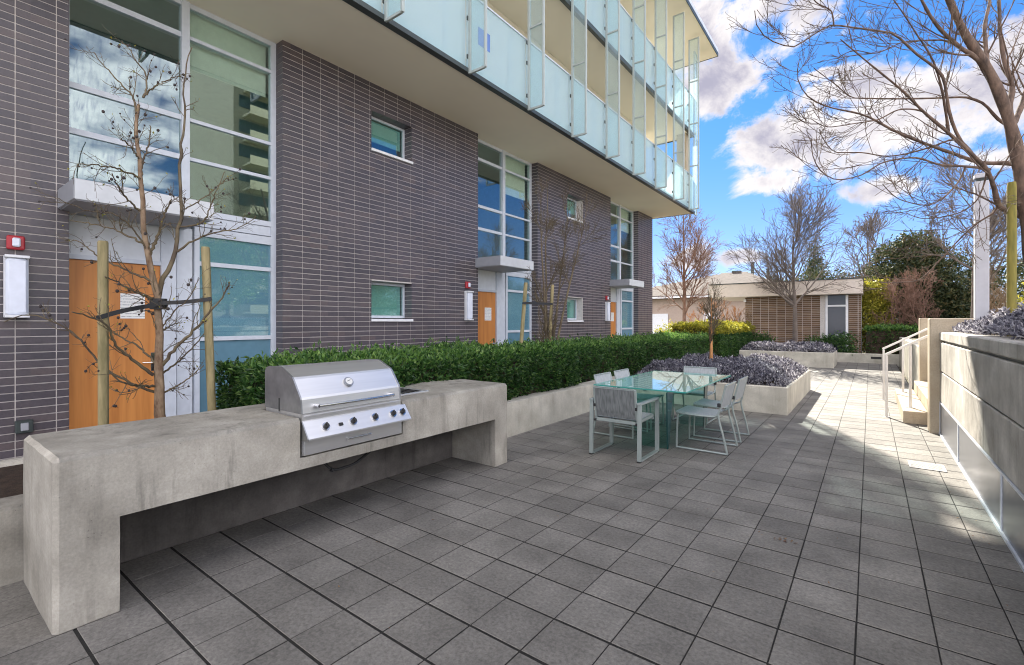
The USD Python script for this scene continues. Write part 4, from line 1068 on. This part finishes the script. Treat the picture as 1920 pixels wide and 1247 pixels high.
def bare_tree(name, base, height, spread, seed, label, bark, twig=None, trunk_r=0.1, clear=0.25, limbs=9, category='tree', group=None, lean=(0, 0), min_r=0.006, dens=(7, 6, 4), upward=0.10, stems=1, limb_angle=42, wig=0.055):
    rng = np.random.default_rng(seed)
    base = np.asarray(base, float)
    t = thing(name, base, label, category, group)
    m = MB(); paths, rads = [], []
    for s in range(stems):
        w = rng.normal(0, 0.05 * height / 6, (9, 2)).cumsum(0) * 0.5
        zz = np.linspace(0, 1, 9)
        lx, ly = (lean[0] + (rng.normal(0, 0.18) if stems > 1 else 0)), (lean[1] + (rng.normal(0, 0.18) if stems > 1 else 0))
        p = np.stack([base[0] + w[:, 0] * zz + lx * zz * height, base[1] + w[:, 1] * zz + ly * zz * height, base[2] - 0.05 + zz * height * rng.uniform(0.75, 0.95)], 1)
        p = smooth_path(p, 20)
        r = trunk_r * (1 - 0.86 * np.linspace(0, 1, 20) ** 0.8)
        r[0] *= 1.35
        m.tube(p, r, 10)
        paths.append(p); rads.append(r)
    obj('trunk', m, bark, t, smooth=60)
    P0, R0 = np.stack(paths), np.stack(rads)
    br = MB()
    P1_, R1 = grow(P0, R0, rng, limbs // stems, clear, 0.97, spread, limb_angle, upward, n=10, wig=wig * 0.7, ratio=0.62, taper=0.25)
    R1 = np.maximum(R1, min_r); br.add(*tubes(P1_, R1, 6))
    P2_, R2 = grow(P1_, R1, rng, dens[0], 0.12, 0.98, spread * 0.50, 38, upward * 0.8, n=7, wig=wig, ratio=0.65, taper=0.35)
    R2 = np.maximum(R2, min_r * 0.8); br.add(*tubes(P2_, R2, 5))
    P3_, R3 = grow(P2_, R2, rng, dens[1], 0.15, 0.98, spread * 0.26, 36, upward * 0.5, n=5, wig=wig, ratio=0.7, taper=0.5)
    R3 = np.maximum(R3, min_r * 0.6); br.add(*tubes(P3_, R3, 4))
    crown = obj('crown', br, twig or bark, t, smooth=True)
    if dens[2]:
        P4_, R4 = grow(P3_, R3, rng, dens[2], 0.2, 1.0, spread * 0.13, 34, 0.03, n=4, wig=wig, ratio=0.8, taper=0.6)
        tw = MB().add(*tubes(P4_, np.maximum(R4, min_r * 0.45), 3))
        obj('twigs', tw, twig or bark, t, kind='stuff')
    return t


def traced(pts, place, n=26):
    return smooth_path([place(*p) for p in pts], n)


# the young tree behind the counter, limb by limb
rng = np.random.default_rng(11)
YT = [  # (points in the picture, radius at base, radius at tip, depth at base, depth at tip)
    ([(302, 800), (299.6, 775), (298, 711), (297, 665), (299.6, 624), (297, 570), (293, 544), (284, 518), (278, 480), (269.6, 412), (266, 354), (264, 320), (261, 296), (255, 251), (255, 213), (268, 183), (274, 177)], 0.062, 0.014, -4.90, -4.85),
    ([(296, 565), (307, 520), (320, 499), (331, 467), (334, 430), (341, 396), (338, 338), (338, 285), (343, 258), (347, 217), (345, 172), (349, 123), (360, 89)], 0.030, 0.006, -4.90, -5.15),
    ([(281, 478), (297, 439), (310, 400), (322, 374)], 0.020, 0.006, -4.88, -4.6),
    ([(264, 330), (272, 290), (281, 255), (281, 235)], 0.014, 0.005, -4.86, -5.0),
    ([(268, 183), (293, 161), (324, 147), (340, 142)], 0.012, 0.005, -4.85, -4.7),
    ([(255, 213), (249, 181), (230, 161), (203, 132), (176, 98)], 0.013, 0.004, -4.85, -4.95),
    ([(268, 183), (273, 138), (257, 118), (248, 100), (228, 76)], 0.011, 0.004, -4.85, -5.1),
    ([(287, 703), (243, 670), (217, 647), (205, 618), (194, 606), (165, 592), (135, 585)], 0.020, 0.006, -4.88, -4.45),
    ([(290, 680), (258, 649), (230, 634), (205, 616)], 0.014, 0.006, -4.90, -5.15),
    ([(292, 724), (265, 723), (243, 721), (205, 700)], 0.016, 0.007, -4.90, -4.6),
    ([(290, 735), (220, 705), (184, 677), (148, 634), (110, 608), (62, 590), (8, 604)], 0.016, 0.005, -4.95, -5.25),
    ([(304, 685), (335, 647), (366, 618), (394, 583), (425, 544), (429, 529)], 0.022, 0.007, -4.88, -4.45),
    ([(305, 700), (338, 675), (376, 634), (398, 600)], 0.013, 0.005, -4.90, -5.2),
    ([(304, 738), (351, 711), (382, 685)], 0.012, 0.005, -4.90, -4.7),
    ([(297, 636), (310, 616), (341, 605)], 0.011, 0.005, -4.90, -5.1),
    ([(290, 562), (258, 549), (222, 531), (197, 518)], 0.014, 0.006, -4.90, -4.6),
    ([(282, 526), (253, 513), (217, 498), (184, 480), (155, 457), (137, 450)], 0.014, 0.005, -4.88, -5.2),
    ([(272, 458), (228, 437), (198, 425), (132, 414)], 0.013, 0.005, -4.88, -5.1),
    ([(262, 395), (228, 359), (210, 325)], 0.012, 0.005, -4.87, -4.6),
    ([(264, 335), (226, 318), (194, 311), (145, 310)], 0.012, 0.004, -4.86, -4.5),
    ([(338, 425), (384, 412), (396, 384), (421, 322)], 0.012, 0.004, -4.95, -4.6),
    ([(332, 472), (370, 448), (398, 437), (446, 428), (480, 405)], 0.014, 0.004, -4.92, -4.55),
    ([(340, 396), (380, 372), (430, 330)], 0.009, 0.004, -4.97, -5.3),
    ([(262, 300), (240, 270), (225, 262)], 0.009, 0.004, -4.86, -4.6),
    ([(278, 480), (250, 430), (215, 402), (165, 395), (110, 372)], 0.011, 0.004, -4.88, -4.6),
    ([(299, 624), (330, 580), (352, 560), (372, 520)], 0.010, 0.004, -4.90, -4.6),
]
yt = thing('young_tree', px(300, 800, x=-4.9) * [1, 1, 0] + [0, 0, 0.36], 'young bare tree with dark buds between two stakes behind the counter', 'tree')
trunk, crown = MB(), MB()
PP, RR = [], []
for k, (pts, r0, r1, x0, x1) in enumerate(YT):
    w = np.linspace(0, 1, len(pts))
    p = smooth_path([px(u, v, x=x0 + (x1 - x0) * s) for (u, v), s in zip(pts, w)], 26)
    if k == 0:
        p = np.vstack([p[0] * [1, 1, 0] + [0, 0, 0.34], p])[np.r_[0:26]] if p[0, 2] > 0.36 else p
    p[1:-1] += rng.normal(0, 0.004, (24, 3))
    r = (r0 + (r1 - r0) * np.linspace(0, 1, 26) ** (0.55 if k == 0 else 0.8)) * (0.84 if k == 0 else 0.74)
    (trunk if k == 0 else crown).tube(p, r, 10 if k == 0 else 7)
    PP.append(p); RR.append(r)
PP, RR = np.stack(PP), np.stack(RR)
A1, B1 = grow(PP[1:], RR[1:], rng, 9, 0.2, 1.0, 0.22, 42, 0.06, n=6, wig=0.14, ratio=0.5, taper=0.5)
A0, B0 = grow(PP[:1], RR[:1], rng, 26, 0.2, 1.0, 0.34, 48, 0.06, n=6, wig=0.13, ratio=0.16, taper=0.5)
A1, B1 = np.vstack([A1, A0]), np.clip(np.vstack([B1, B0]), 0.0017, 0.0036)
A2, B2 = grow(A1, B1, rng, 3, 0.2, 1.0, 0.10, 45, 0.03, n=4, wig=0.15, ratio=0.8, taper=0.6)
B2 = np.clip(B2, 0.0012, 0.0022)
crown.add(*tubes(A1, B1, 4))
obj('trunk', trunk, 'bark_young', yt, smooth=60)
obj('crown', crown, 'bark_twig', yt, smooth=60)
obj('twigs', MB().add(*tubes(A2, B2, 3)), 'bark_twig', yt, kind='stuff')
oc = np.array(trimesh.creation.icosphere(1).vertices), np.array(trimesh.creation.icosphere(1).faces)
bd = MB()
ends = np.vstack([A1[:, -1], A2[:, -1], A2[:, 1]])
for p in ends[rng.choice(len(ends), 150, replace=False)]:
    bd.add(p + oc[0] * rng.uniform(0.006, 0.0125) * np.array([1, 1, 1.15]), oc[1])
obj('buds', bd, 'bud', yt, kind='stuff', smooth=True)
lp = np.vstack([A2[:, -1], A1[:, -1]])
V, F = leaves(lp[rng.choice(len(lp), 150, replace=False)], rng, 0.022, 0.012)
obj('new_leaves', (V, F), 'yellow_leaf', yt, kind='stuff')


def stake(u0, v0, u1, v1, x, r, label, m='stake_wood', **kw):
    a, b = px(u0, v0, x=x), px(u1, v1, x=x)
    d = (b - a) / (b[2] - a[2])
    foot = a + d * (kw.get('floor', 0.30) - a[2])
    t = thing('tree_stake', foot, label, 'stake')
    obj('stake', MB().tube([foot, a, b - (b - a) * 0.01, b], [r, r, r, r * 0.86], 14), m, t, smooth=50)
    return a, b


stake(194, 790, 193, 452, -4.72, 0.034, 'thick greenish wooden stake left of the young tree before the orange door')
stake(397, 760, 385, 463, -4.72, 0.034, 'brown wooden stake right of the young tree before the nearest window')
t = thing('tree_tie', px(297, 571, x=-4.84), 'black rubber strap tying the young tree between its two stakes', 'strap')
tie = smooth_path([px(181, 597, x=-4.67), px(230, 583, x=-4.72), px(292, 571, x=-4.82), px(300, 569, x=-4.82), px(350, 566, x=-4.76), px(397, 560, x=-4.67)], 30)
s = MB()
for a, b in zip(tie[:-1], tie[1:]):
    s.bar(a, b + (b - a) * 0.02, 0.010, 0.034, up=(0, 0, 1), ch=0.0)
obj('strap', s, 'black_rubber', t)
obj('collar', MB().tube([px(297, 580, x=-4.9), px(297, 560, x=-4.9)], 0.062, 16), 'black_rubber', t, smooth=50)

# second young tree, in the hedge by the middle door
base = np.array([px(1026, 640, x=-4.95)[0], px(1026, 640, x=-4.95)[1], 0.36])
bare_tree('young_tree', base, 4.5, 0.75, 61, 'slender many-stemmed bare young tree rising from the hedge by the middle door', 'bark_twig', 'bark_twig', 0.036, 0.10, 28, stems=4, limb_angle=30, upward=0.10, min_r=0.0042, dens=(6, 4, 3))
stake(976, 660, 986, 530, -4.75, 0.033, 'pale leaning stake left of the young tree by the middle door', floor=0.6)
stake(1030, 655, 1036, 534, -4.95, 0.033, 'pale stake right of the young tree by the middle door', floor=0.6)
t = thing('tree_tie', px(1010, 569, x=-4.8), 'black strap between the stakes by the middle door', 'strap')
a, b = px(980, 568, x=-4.70), px(1036, 570, x=-4.88)
obj('strap', MB().bar(a, b, 0.012, 0.04, ch=0.0), 'black_rubber', t)

# the big bare tree leaning in from the right, limb by limb (distance in metres along the view axis)
BT = [
    ([(1962, 660), (1948, 560), (1934, 450), (1918, 350), (1896, 240), (1858, 140), (1806, 58), (1772, -20), (1745, -90)], 0.150, 0.030, 5.6, 5.2),
    ([(1900, 262), (1893, 205), (1898, 165), (1882, 110), (1874, 40), (1872, -60)], 0.055, 0.018, 5.55, 5.8),
    ([(1880, 195), (1856, 150), (1832, 111), (1799, 88), (1751, 40), (1728, 0), (1700, -60)], 0.052, 0.014, 5.5, 5.0),
    ([(1862, 148), (1850, 110), (1846, 60), (1856, 0), (1860, -60)], 0.045, 0.015, 5.45, 5.9),
    ([(1935, 410), (1900, 400), (1872, 385), (1864, 352), (1850, 318), (1826, 293), (1778, 249), (1731, 209), (1694, 172), (1637, 125), (1576, 74)], 0.055, 0.007, 5.6, 4.8),
    ([(1916, 310), (1884, 306), (1850, 306), (1785, 287), (1745, 273), (1684, 249), (1617, 215), (1549, 199), (1512, 178), (1495, 141), (1499, 111)], 0.042, 0.006, 5.6, 5.4),
    ([(1826, 293), (1800, 262), (1781, 215), (1768, 145), (1718, 101), (1667, 61), (1617, 54), (1566, 47), (1522, 67), (1482, 88), (1442, 74), (1418, 44), (1415, 20)], 0.030, 0.006, 5.4, 4.7),
    ([(1563, 47), (1560, 24), (1529, 3), (1515, -20)], 0.012, 0.006, 4.95, 4.9),
    ([(1826, 293), (1785, 262), (1745, 276), (1667, 293), (1613, 286), (1570, 286), (1543, 259), (1536, 242)], 0.020, 0.006, 5.45, 5.9),
    ([(1856, 318), (1810, 312), (1768, 310), (1718, 296), (1661, 303), (1610, 330), (1570, 337), (1536, 317), (1522, 280), (1521, 259)], 0.024, 0.006, 5.5, 5.0),
    ([(1896, 240), (1872, 224), (1840, 192), (1802, 182), (1718, 185), (1603, 184), (1566, 158), (1526, 128)], 0.026, 0.006, 5.5, 5.7),
    ([(1872, 384), (1866, 395), (1830, 420), (1760, 490), (1735, 516), (1718, 527), (1650, 530)], 0.018, 0.006, 5.6, 5.9),
    ([(1778, 249), (1770, 190), (1752, 120), (1716, 60), (1690, 20), (1668, -10)], 0.024, 0.007, 5.4, 5.0),
    ([(1731, 209), (1690, 205), (1640, 226), (1600, 232), (1560, 238), (1520, 222)], 0.014, 0.006, 5.3, 5.6),
    ([(1810, 312), (1790, 350), (1735, 385), (1690, 375), (1655, 345)], 0.016, 0.006, 5.5, 5.2),
    ([(1850, 318), (1835, 370), (1795, 400), (1740, 410), (1700, 400)], 0.015, 0.006, 5.5, 5.9),
    ([(1799, 88), (1760, 75), (1700, 78), (1640, 100), (1600, 95), (1570, 110)], 0.016, 0.006, 5.3, 5.6),
    ([(1896, 240), (1918, 190), (1935, 120), (1960, 40)], 0.050, 0.02, 5.6, 5.9),
]
big = thing('bare_tree', px(1962, 660, far=5.6) * [1, 1, 0] + [0, 0, 1.36], 'large leafless tree arching its limbs across the sky from the right planter', 'tree')
rng = np.random.default_rng(12)
trunk, crown = MB(), MB()
PP, RR = [], []
for k, (pts, r0, r1, d0, d1) in enumerate(BT):
    w = np.linspace(0, 1, len(pts))
    p = smooth_path([px(u, v, far=d0 + (d1 - d0) * s) for (u, v), s in zip(pts, w)], 30)
    if k == 0:
        p = np.vstack([p[0] * [1, 1, 0] + [0, 0, 1.30], p])
    r = r0 + (r1 - r0) * np.linspace(0, 1, len(p)) ** (0.75 if k == 0 else 0.6)
    r = r * (0.80 if k == 0 else 0.72) * (1 + 0.10 * np.sin(np.arange(len(p)) * 1.7 + k))
    (trunk if k == 0 else crown).tube(p, r, 12 if k == 0 else 8)
    PP.append(smooth_path(p, 30)); RR.append(np.interp(np.linspace(0, 1, 30), np.linspace(0, 1, len(r)), r))
PP, RR = np.stack(PP), np.stack(RR)
A1, B1 = grow(PP[1:], RR[1:], rng, 12, 0.15, 1.0, 0.72, 38, 0.06, n=8, wig=0.06, ratio=0.42, taper=0.4)
B1 = np.clip(B1, 0.003, 0.010)
A2, B2 = grow(A1, B1, rng, 5, 0.2, 1.0, 0.26, 40, 0.05, n=6, wig=0.07, ratio=0.6, taper=0.5)
B2 = np.clip(B2, 0.0021, 0.0045)
A3, B3 = grow(A2, B2, rng, 3, 0.2, 1.0, 0.09, 42, 0.03, n=4, wig=0.08, ratio=0.7, taper=0.7)
crown.add(*tubes(A1, B1, 5)).add(*tubes(A2, B2, 4))
obj('trunk', trunk, 'bark_old', big, smooth=60)
obj('crown', crown, 'bark_old', big, smooth=60)
obj('twigs', MB().add(*tubes(A3, np.clip(B3, 0.0018, 0.003), 3)), 'bark_twig', big, kind='stuff')
a, b = px(1897, 640, far=5.3), px(1897, 342, far=5.3)
t = thing('tree_stake', (a[0], a[1], 1.35), 'mossy yellow green stake in the raised planter beside the big bare tree', 'stake')
obj('stake', MB().tube([(a[0], a[1], 1.34), (b[0], b[1], b[2] - 0.05), b], [0.04, 0.04, 0.034], 14), 'stake_mossy', t, smooth=50)

# trees and shrubs of the far end
bare_tree('bare_tree', (-2.8, 11.0, 0.42), 2.15, 0.62, 71, 'small orange-barked bare tree growing in the near purple planter', 'bark_orange', 'bark_twig', 0.050, 0.30, 15, stems=1, min_r=0.0045, dens=(6, 4, 0), upward=0.13, limb_angle=34)
bare_tree('bare_tree', (-6.2, 20.2, 0.2), 6.3, 2.2, 72, 'reddish bare tree past the corner of the brick building', 'bark_red', 'bark_red', 0.10, 0.25, 16, min_r=0.0085, dens=(8, 6, 4), upward=0.07, limb_angle=38)
bare_tree('bare_tree', (-2.42, 22.25, 0.0), 6.6, 2.9, 73, 'wide bare grey tree in front of the brown pavilion', 'bark_grey', 'bark_grey', 0.13, 0.42, 18, min_r=0.010, dens=(8, 6, 3), upward=0.075, limb_angle=42)
bare_tree('bare_tree', (2.6, 20.5, 0.9), 6.2, 2.3, 74, 'dark bare tree standing behind the white column', 'bark_grey', 'bark_grey', 0.12, 0.15, 14, min_r=0.011, dens=(8, 5, 3), upward=0.10)
bare_tree('bare_tree', (-0.2, 33.0, 0.0), 7.4, 2.4, 75, 'distant bare tree between the pavilion and the evergreens', 'bark_grey', 'bark_grey', 0.12, 0.25, 12, min_r=0.018, dens=(7, 5, 3), upward=0.10)
for k, (x, y, hgt, sd, lab) in enumerate(((-4.9, 22.0, 2.3, 81, 'yellowish bare shrub at the left end of the pavilion wall'), (-5.6, 21.2, 2.0, 82, 'bare twiggy shrub behind the yellow hedge'),
                                          (-4.3, 22.3, 1.7, 83, 'low bare shrub against the pavilion brick'))):
    bare_tree('bare_shrub', (x, y, 0.2), hgt, 0.75, sd, lab, 'bark_orange' if k == 0 else 'bark_young', 'bark_orange' if k < 2 else 'bark_young', 0.03, 0.1, 20, category='shrub', stems=4, min_r=0.008, dens=(5, 3, 0), limb_angle=30)


def leafy_mass(name, label, blobs, n, seed, mat_, size, category='tree', trunk=None, twigs=None, core=True):
    """An evergreen crown: leaf clumps scattered through several uneven lobes."""
    rng = np.random.default_rng(seed)
    c = np.array([b[:3] for b in blobs]); r = np.array([b[3:] for b in blobs])
    t = thing(name, (c[:, 0].mean(), c[:, 1].mean(), 0), label, category)
    wgt = r.prod(1) ** (2 / 3); wgt /= wgt.sum()
    nc = n // 26
    k = rng.choice(len(blobs), nc, p=wgt)
    d = rng.normal(size=(nc, 3)); d /= np.linalg.norm(d, axis=1, keepdims=True)
    q = c[k] + d * r[k] * (rng.uniform(0.45, 1.12, nc) ** 0.6)[:, None]
    q = q[q[:, 2] > 0.05]
    keep = meshkit.noise(q * 1.9, seed) > 0.30
    q = q[keep]
    P = (q[:, None, :] + rng.normal(0, 1, (len(q), 26, 3)) * np.array([0.15, 0.15, 0.12]) * size / 0.11).reshape(-1, 3)
    V, F = leaves(P, rng, size, size * 0.5, up=0.2)
    m = MB()
    if trunk:
        for a, b, ra in trunk:
            m.tube(smooth_path([a, (np.array(a) + b) / 2 + rng.normal(0, 0.08, 3), b], 10), ra * np.linspace(1, 0.3, 10), 8)
        obj('trunk', m, 'bark_grey', t, smooth=60)
    obj('crown', (V, F), mat_, t, kind='stuff')
    return t


leafy_mass('evergreen_tree', 'dense rounded dark evergreen beyond the tan walls', [(1.5, 27.5, 2.5, 1.7, 1.5, 1.8), (1.0, 27.2, 3.8, 1.1, 1.1, 1.2), (2.4, 27.8, 3.1, 1.5, 1.4, 1.5), (1.6, 27.4, 4.6, 0.85, 0.8, 0.85), (2.9, 27.3, 1.6, 1.8, 1.3, 1.3)], 52000, 91, 'conifer_leaf', 0.13, trunk=[((1.4, 27.6, 0), (1.5, 27.5, 4.6), 0.2)])
leafy_mass('evergreen_tree', 'olive green bushy tree touching the right end of the pavilion', [(0.0, 25.6, 1.5, 0.7, 0.7, 1.3), (0.2, 25.8, 2.7, 0.55, 0.5, 0.7)], 9000, 92, 'yellow_leaf', 0.11, trunk=[((0.1, 25.7, 0), (0.1, 25.7, 2.8), 0.07)])
leafy_mass('evergreen_tree', 'dark evergreen hedge trees far right behind the column', [(4.4, 25.5, 2.2, 2.0, 1.4, 1.7), (6.6, 25.8, 2.6, 2.2, 1.5, 2.0), (9.5, 26, 2.8, 2.4, 1.5, 2.2)], 26000, 93, 'conifer_leaf', 0.14, trunk=[((5.5, 25.7, 0), (5.6, 25.6, 3.4), 0.15)])
leafy_mass('spruce_tree', 'dark pointed spruce far behind the pavilion roof', [(-3.6, 45, 2.8, 1.4, 1.4, 1.2), (-3.6, 45, 4.4, 0.95, 0.95, 1.1), (-3.6, 45, 5.8, 0.60, 0.60, 1.0), (-3.6, 45, 7.2, 0.28, 0.28, 0.9)], 9000, 94, 'conifer_leaf', 0.17, trunk=[((-3.6, 45, 0), (-3.6, 45, 7.6), 0.15)])
leafy_mass('evergreen_hedge', 'dark evergreen band showing above the pavilion roof', [(-9.0, 42, 3.0, 2.4, 1.5, 1.9), (-6.0, 42, 3.2, 2.6, 1.5, 2.0), (-2.5, 42, 3.4, 2.8, 1.5, 2.1), (1.0, 42, 3.4, 2.8, 1.5, 2.2)], 20000, 95, 'conifer_leaf', 0.19, category='hedge')
leafy_mass('yellow_shrub', 'golden yellow shrub at the right edge behind the mossy stake', [(3.6, 17.0, 1.9, 0.6, 0.6, 1.0), (4.0, 17.2, 2.5, 0.6, 0.5, 0.9)], 7000, 96, 'yellow_leaf', 0.09, category='shrub')
leafy_mass('shrub', 'dark low shrub under the pavilion door', [(-0.95, 23.3, 0.55, 0.5, 0.3, 0.5), (-1.6, 23.3, 0.5, 0.5, 0.3, 0.42)], 5000, 97, 'laurel_leaf', 0.10, category='shrub')
leafy_mass('shrub', 'dark low shrub at the left foot of the pavilion wall', [(-3.9, 23.2, 0.55, 0.5, 0.3, 0.45)], 2600, 98, 'laurel_leaf', 0.10, category='shrub')
leafy_mass('shrub', 'sunlit yellow shrub left of the reddish tree', [(-7.0, 21.6, 0.8, 1.0, 0.7, 0.7), (-5.8, 21.8, 0.9, 0.7, 0.6, 0.6)], 5000, 99, 'yellow_leaf', 0.10, category='shrub')
hedge('laurel_hedge', -0.15, 1.9, 23.25, 24.4, 0.0, 1.32, 9000, 34, 'tall dark clipped hedge right of the pavilion door', 'laurel_leaf', 0.10)
for k, (x, y, hgt, sd, lab) in enumerate(((0.7, 24.9, 3.0, 84, 'russet twiggy shrub before the dark evergreens'), (1.9, 25.0, 3.3, 85, 'arching russet bare shrub left of the white column'), (3.3, 21.5, 3.2, 86, 'dense bare twiggy bush behind the white column'))):
    bare_tree('bare_shrub', (x, y, 0.2), hgt, 1.15, sd, lab, 'bark_red' if k < 2 else 'bark_young', 'bark_red' if k < 2 else 'bark_young', 0.03, 0.1, 24, category='shrub', stems=4, min_r=0.008, dens=(6, 4, 2), limb_angle=34)

# ------------------------------------------------------------------ pavilion and house
pv = thing('brick_pavilion', (-2.4, 25.5, 0), 'flat-roofed brown brick pavilion with a white fascia and dark door', 'building')
DX0, DX1 = -1.46, -0.78
bm, mo = MB(), MB()
mo.box(-4.62, DX0 - 0.06, 24.008, 27.5, 0.0, 2.70).box(DX1 + 0.06, -0.29, 24.008, 27.5, 0.0, 2.70).box(-4.62, -0.29, 24.25, 27.5, 0.0, 2.69)
z = 0.02
while z < 2.66:
    x = -4.62
    while x < -0.30:
        a, b = x, min(x + 0.325, -0.29)
        if not (b > DX0 - 0.06 and a < DX1 + 0.06):
            bm.box(a + 0.009, b - 0.009, 24.0 + R.uniform(-0.002, 0.002), 24.1, z, z + BRH * 1.0 - 0.012)
        x += 0.325
    z += BRH
cellular('pavilion_brick', (0.325, BRH), (-4.62, 0.02), [(0, (0.105, 0.062, 0.035)), (0.5, (0.15, 0.092, 0.055)), (1.0, (0.19, 0.12, 0.072))], fine=30.0, roughness=0.7, spec=0.3, axes=("x", "z"))
obj('mortar', mo, 'mortar', pv)
obj('brick_field', bm, 'pavilion_brick', pv, kind='stuff')
fs = obj('roof', MB().box(-6.1, -0.24, 23.60, 28.0, 2.72, 3.32, 0.01), 'fascia', pv)
obj('drip_edge', MB().box(-6.12, -0.22, 23.58, 28.0, 3.322, 3.36), 'dark_trim', fs)
df = MB().box(DX0 - 0.05, DX0 + 0.03, 23.96, 24.10, 0.0, 2.70).box(DX1 - 0.03, DX1 + 0.05, 23.96, 24.10, 0.0, 2.70).box(DX0 + 0.03, DX1 - 0.03, 23.97, 24.10, 2.22, 2.29)
d = obj('door_frame', df, 'white_paint', pv)
obj('door', MB().box(DX0 + 0.032, DX1 - 0.032, 24.0, 24.05, 0.02, 2.218), 'dark_glass', d)
obj('transom_light', MB().box(DX0 + 0.032, DX1 - 0.032, 24.0, 24.05, 2.292, 2.69), 'dark_glass', d)
obj('push_plate', MB().box(DX0 + 0.28, DX1 - 0.10, 23.985, 23.998, 1.02, 1.06), 'steel', d)
obj('wall_light', MB().box(-4.66, -4.56, 23.90, 23.998, 2.50, 2.62, 0.01), 'white_paint', pv)

hs = thing('house', (-9, 38, 0), 'single-storey pale house with a brown hipped roof behind the bare trees', 'house')
obj('wall', MB().box(-17.0, -4.6, 34.6, 42.0, 0.0, 3.40), 'house_wall', hs)
ap = [(-8.6, 38.6, 5.35), (-7.4, 38.6, 5.35)]
ev = [(-17.6, 34.0, 3.42), (-3.3, 34.0, 3.42), (-3.3, 43.0, 3.42), (-17.6, 43.0, 3.42)]
V = np.array(ev + ap + [(x, y, z - 0.14) for x, y, z in ev])
F = [(0, 1, 5), (0, 5, 4), (1, 2, 5), (2, 3, 4), (2, 4, 5), (3, 0, 4), (6, 8, 7), (6, 9, 8)] + sum(([(k, 6 + k, 6 + (k + 1) % 4), (k, 6 + (k + 1) % 4, (k + 1) % 4)] for k in range(4)), [])
rf = obj('roof', (V, F), 'shingle', hs)
sh = MB()                                                        # shingle courses on the front slope
for q in range(1, 19):
    t0 = q / 19
    L = np.array(ev[0]) * (1 - t0) + np.array(ap[0]) * t0; Rr = np.array(ev[1]) * (1 - t0) + np.array(ap[1]) * t0
    sh.bar(L + [0, -0.02, 0.012], Rr + [0, -0.02, 0.012], 0.25, 0.015, up=(0, -0.39, 0.92), ch=0.0)
obj('shingle_courses', sh, 'shingle', rf, kind='stuff')
obj('ridge_cap', MB().bar((-8.3, 38.6, 5.38), (-7.7, 38.6, 5.38), 0.4, 0.10), 'dark_trim', rf)
obj('gutter', MB().box(-17.6, -3.3, 33.90, 33.99, 3.30, 3.42), 'white_paint', rf)
obj('door', MB().box(-9.3, -8.4, 34.55, 34.598, 0.1, 2.2), 'white_paint', hs)
obj('garage_door', MB().box(-14.2, -11.8, 34.55, 34.598, 0.1, 2.2), 'white_paint', hs)
for k, (u, top, lab) in enumerate(((1411, 494, 'thin dark utility pole left of the spruce behind the house'), (1440, 506, 'shorter thin dark pole right of the house roof'))):
    p = px(u, top, y=46.0)
    t = thing('utility_pole', (p[0], 46.0, 0), lab, 'pole')
    obj('pole', MB().cyl((p[0], 46.0, 0), p, 0.16, 8, 0.12), 'dark_trim', t)
    obj('cap', MB().cyl(p + [0, 0, 0.002], p + [0, 0, 0.10], 0.19, 8), 'dark_trim', t)

# the tower across the street that the near windows mirror
tw = thing('apartment_tower', (52, 29, 0), 'tall cream apartment tower with balconies, seen mirrored in the nearest windows', 'building')
obj('wall', MB().box(45, 60, 24.6, 38, 0, 40), 'tower_wall', tw)
for k in range(13):
    z = 2.6 + 2.9 * k
    sl = obj('balcony', MB().box(43.0, 44.98, 25.6, 37.0, z, z + 0.25).box(43.0, 43.06, 25.6, 37.0, z + 0.26, z + 1.0), 'tower_wall', tw)
    obj('window', MB().box(44.9, 44.99, 25.2, 37.6, z + 1.2, z + 2.6), 'tower_glass', tw)

leafy_mass('street_tree', 'fresh green street tree mirrored in the lower panes of the nearest window', [(15.5, 11.5, 4.2, 2.2, 2.2, 1.8), (17.5, 13.5, 4.8, 2.0, 2.2, 1.7), (16.5, 12.6, 5.8, 1.4, 1.4, 1.0)], 15000, 191, 'laurel_tip', 0.16, trunk=[((16.3, 12.5, 1.1), (16.4, 12.4, 4.6), 0.16)])
leafy_mass('street_tree', 'dark green street tree mirrored in the middle and far windows', [(17.5, 22, 3.6, 2.4, 2.6, 1.8), (18.5, 25.5, 3.9, 2.2, 2.6, 1.9)], 15000, 192, 'conifer_leaf', 0.17, trunk=[((17.8, 23.5, 0.9), (17.9, 23.6, 4.2), 0.16)])
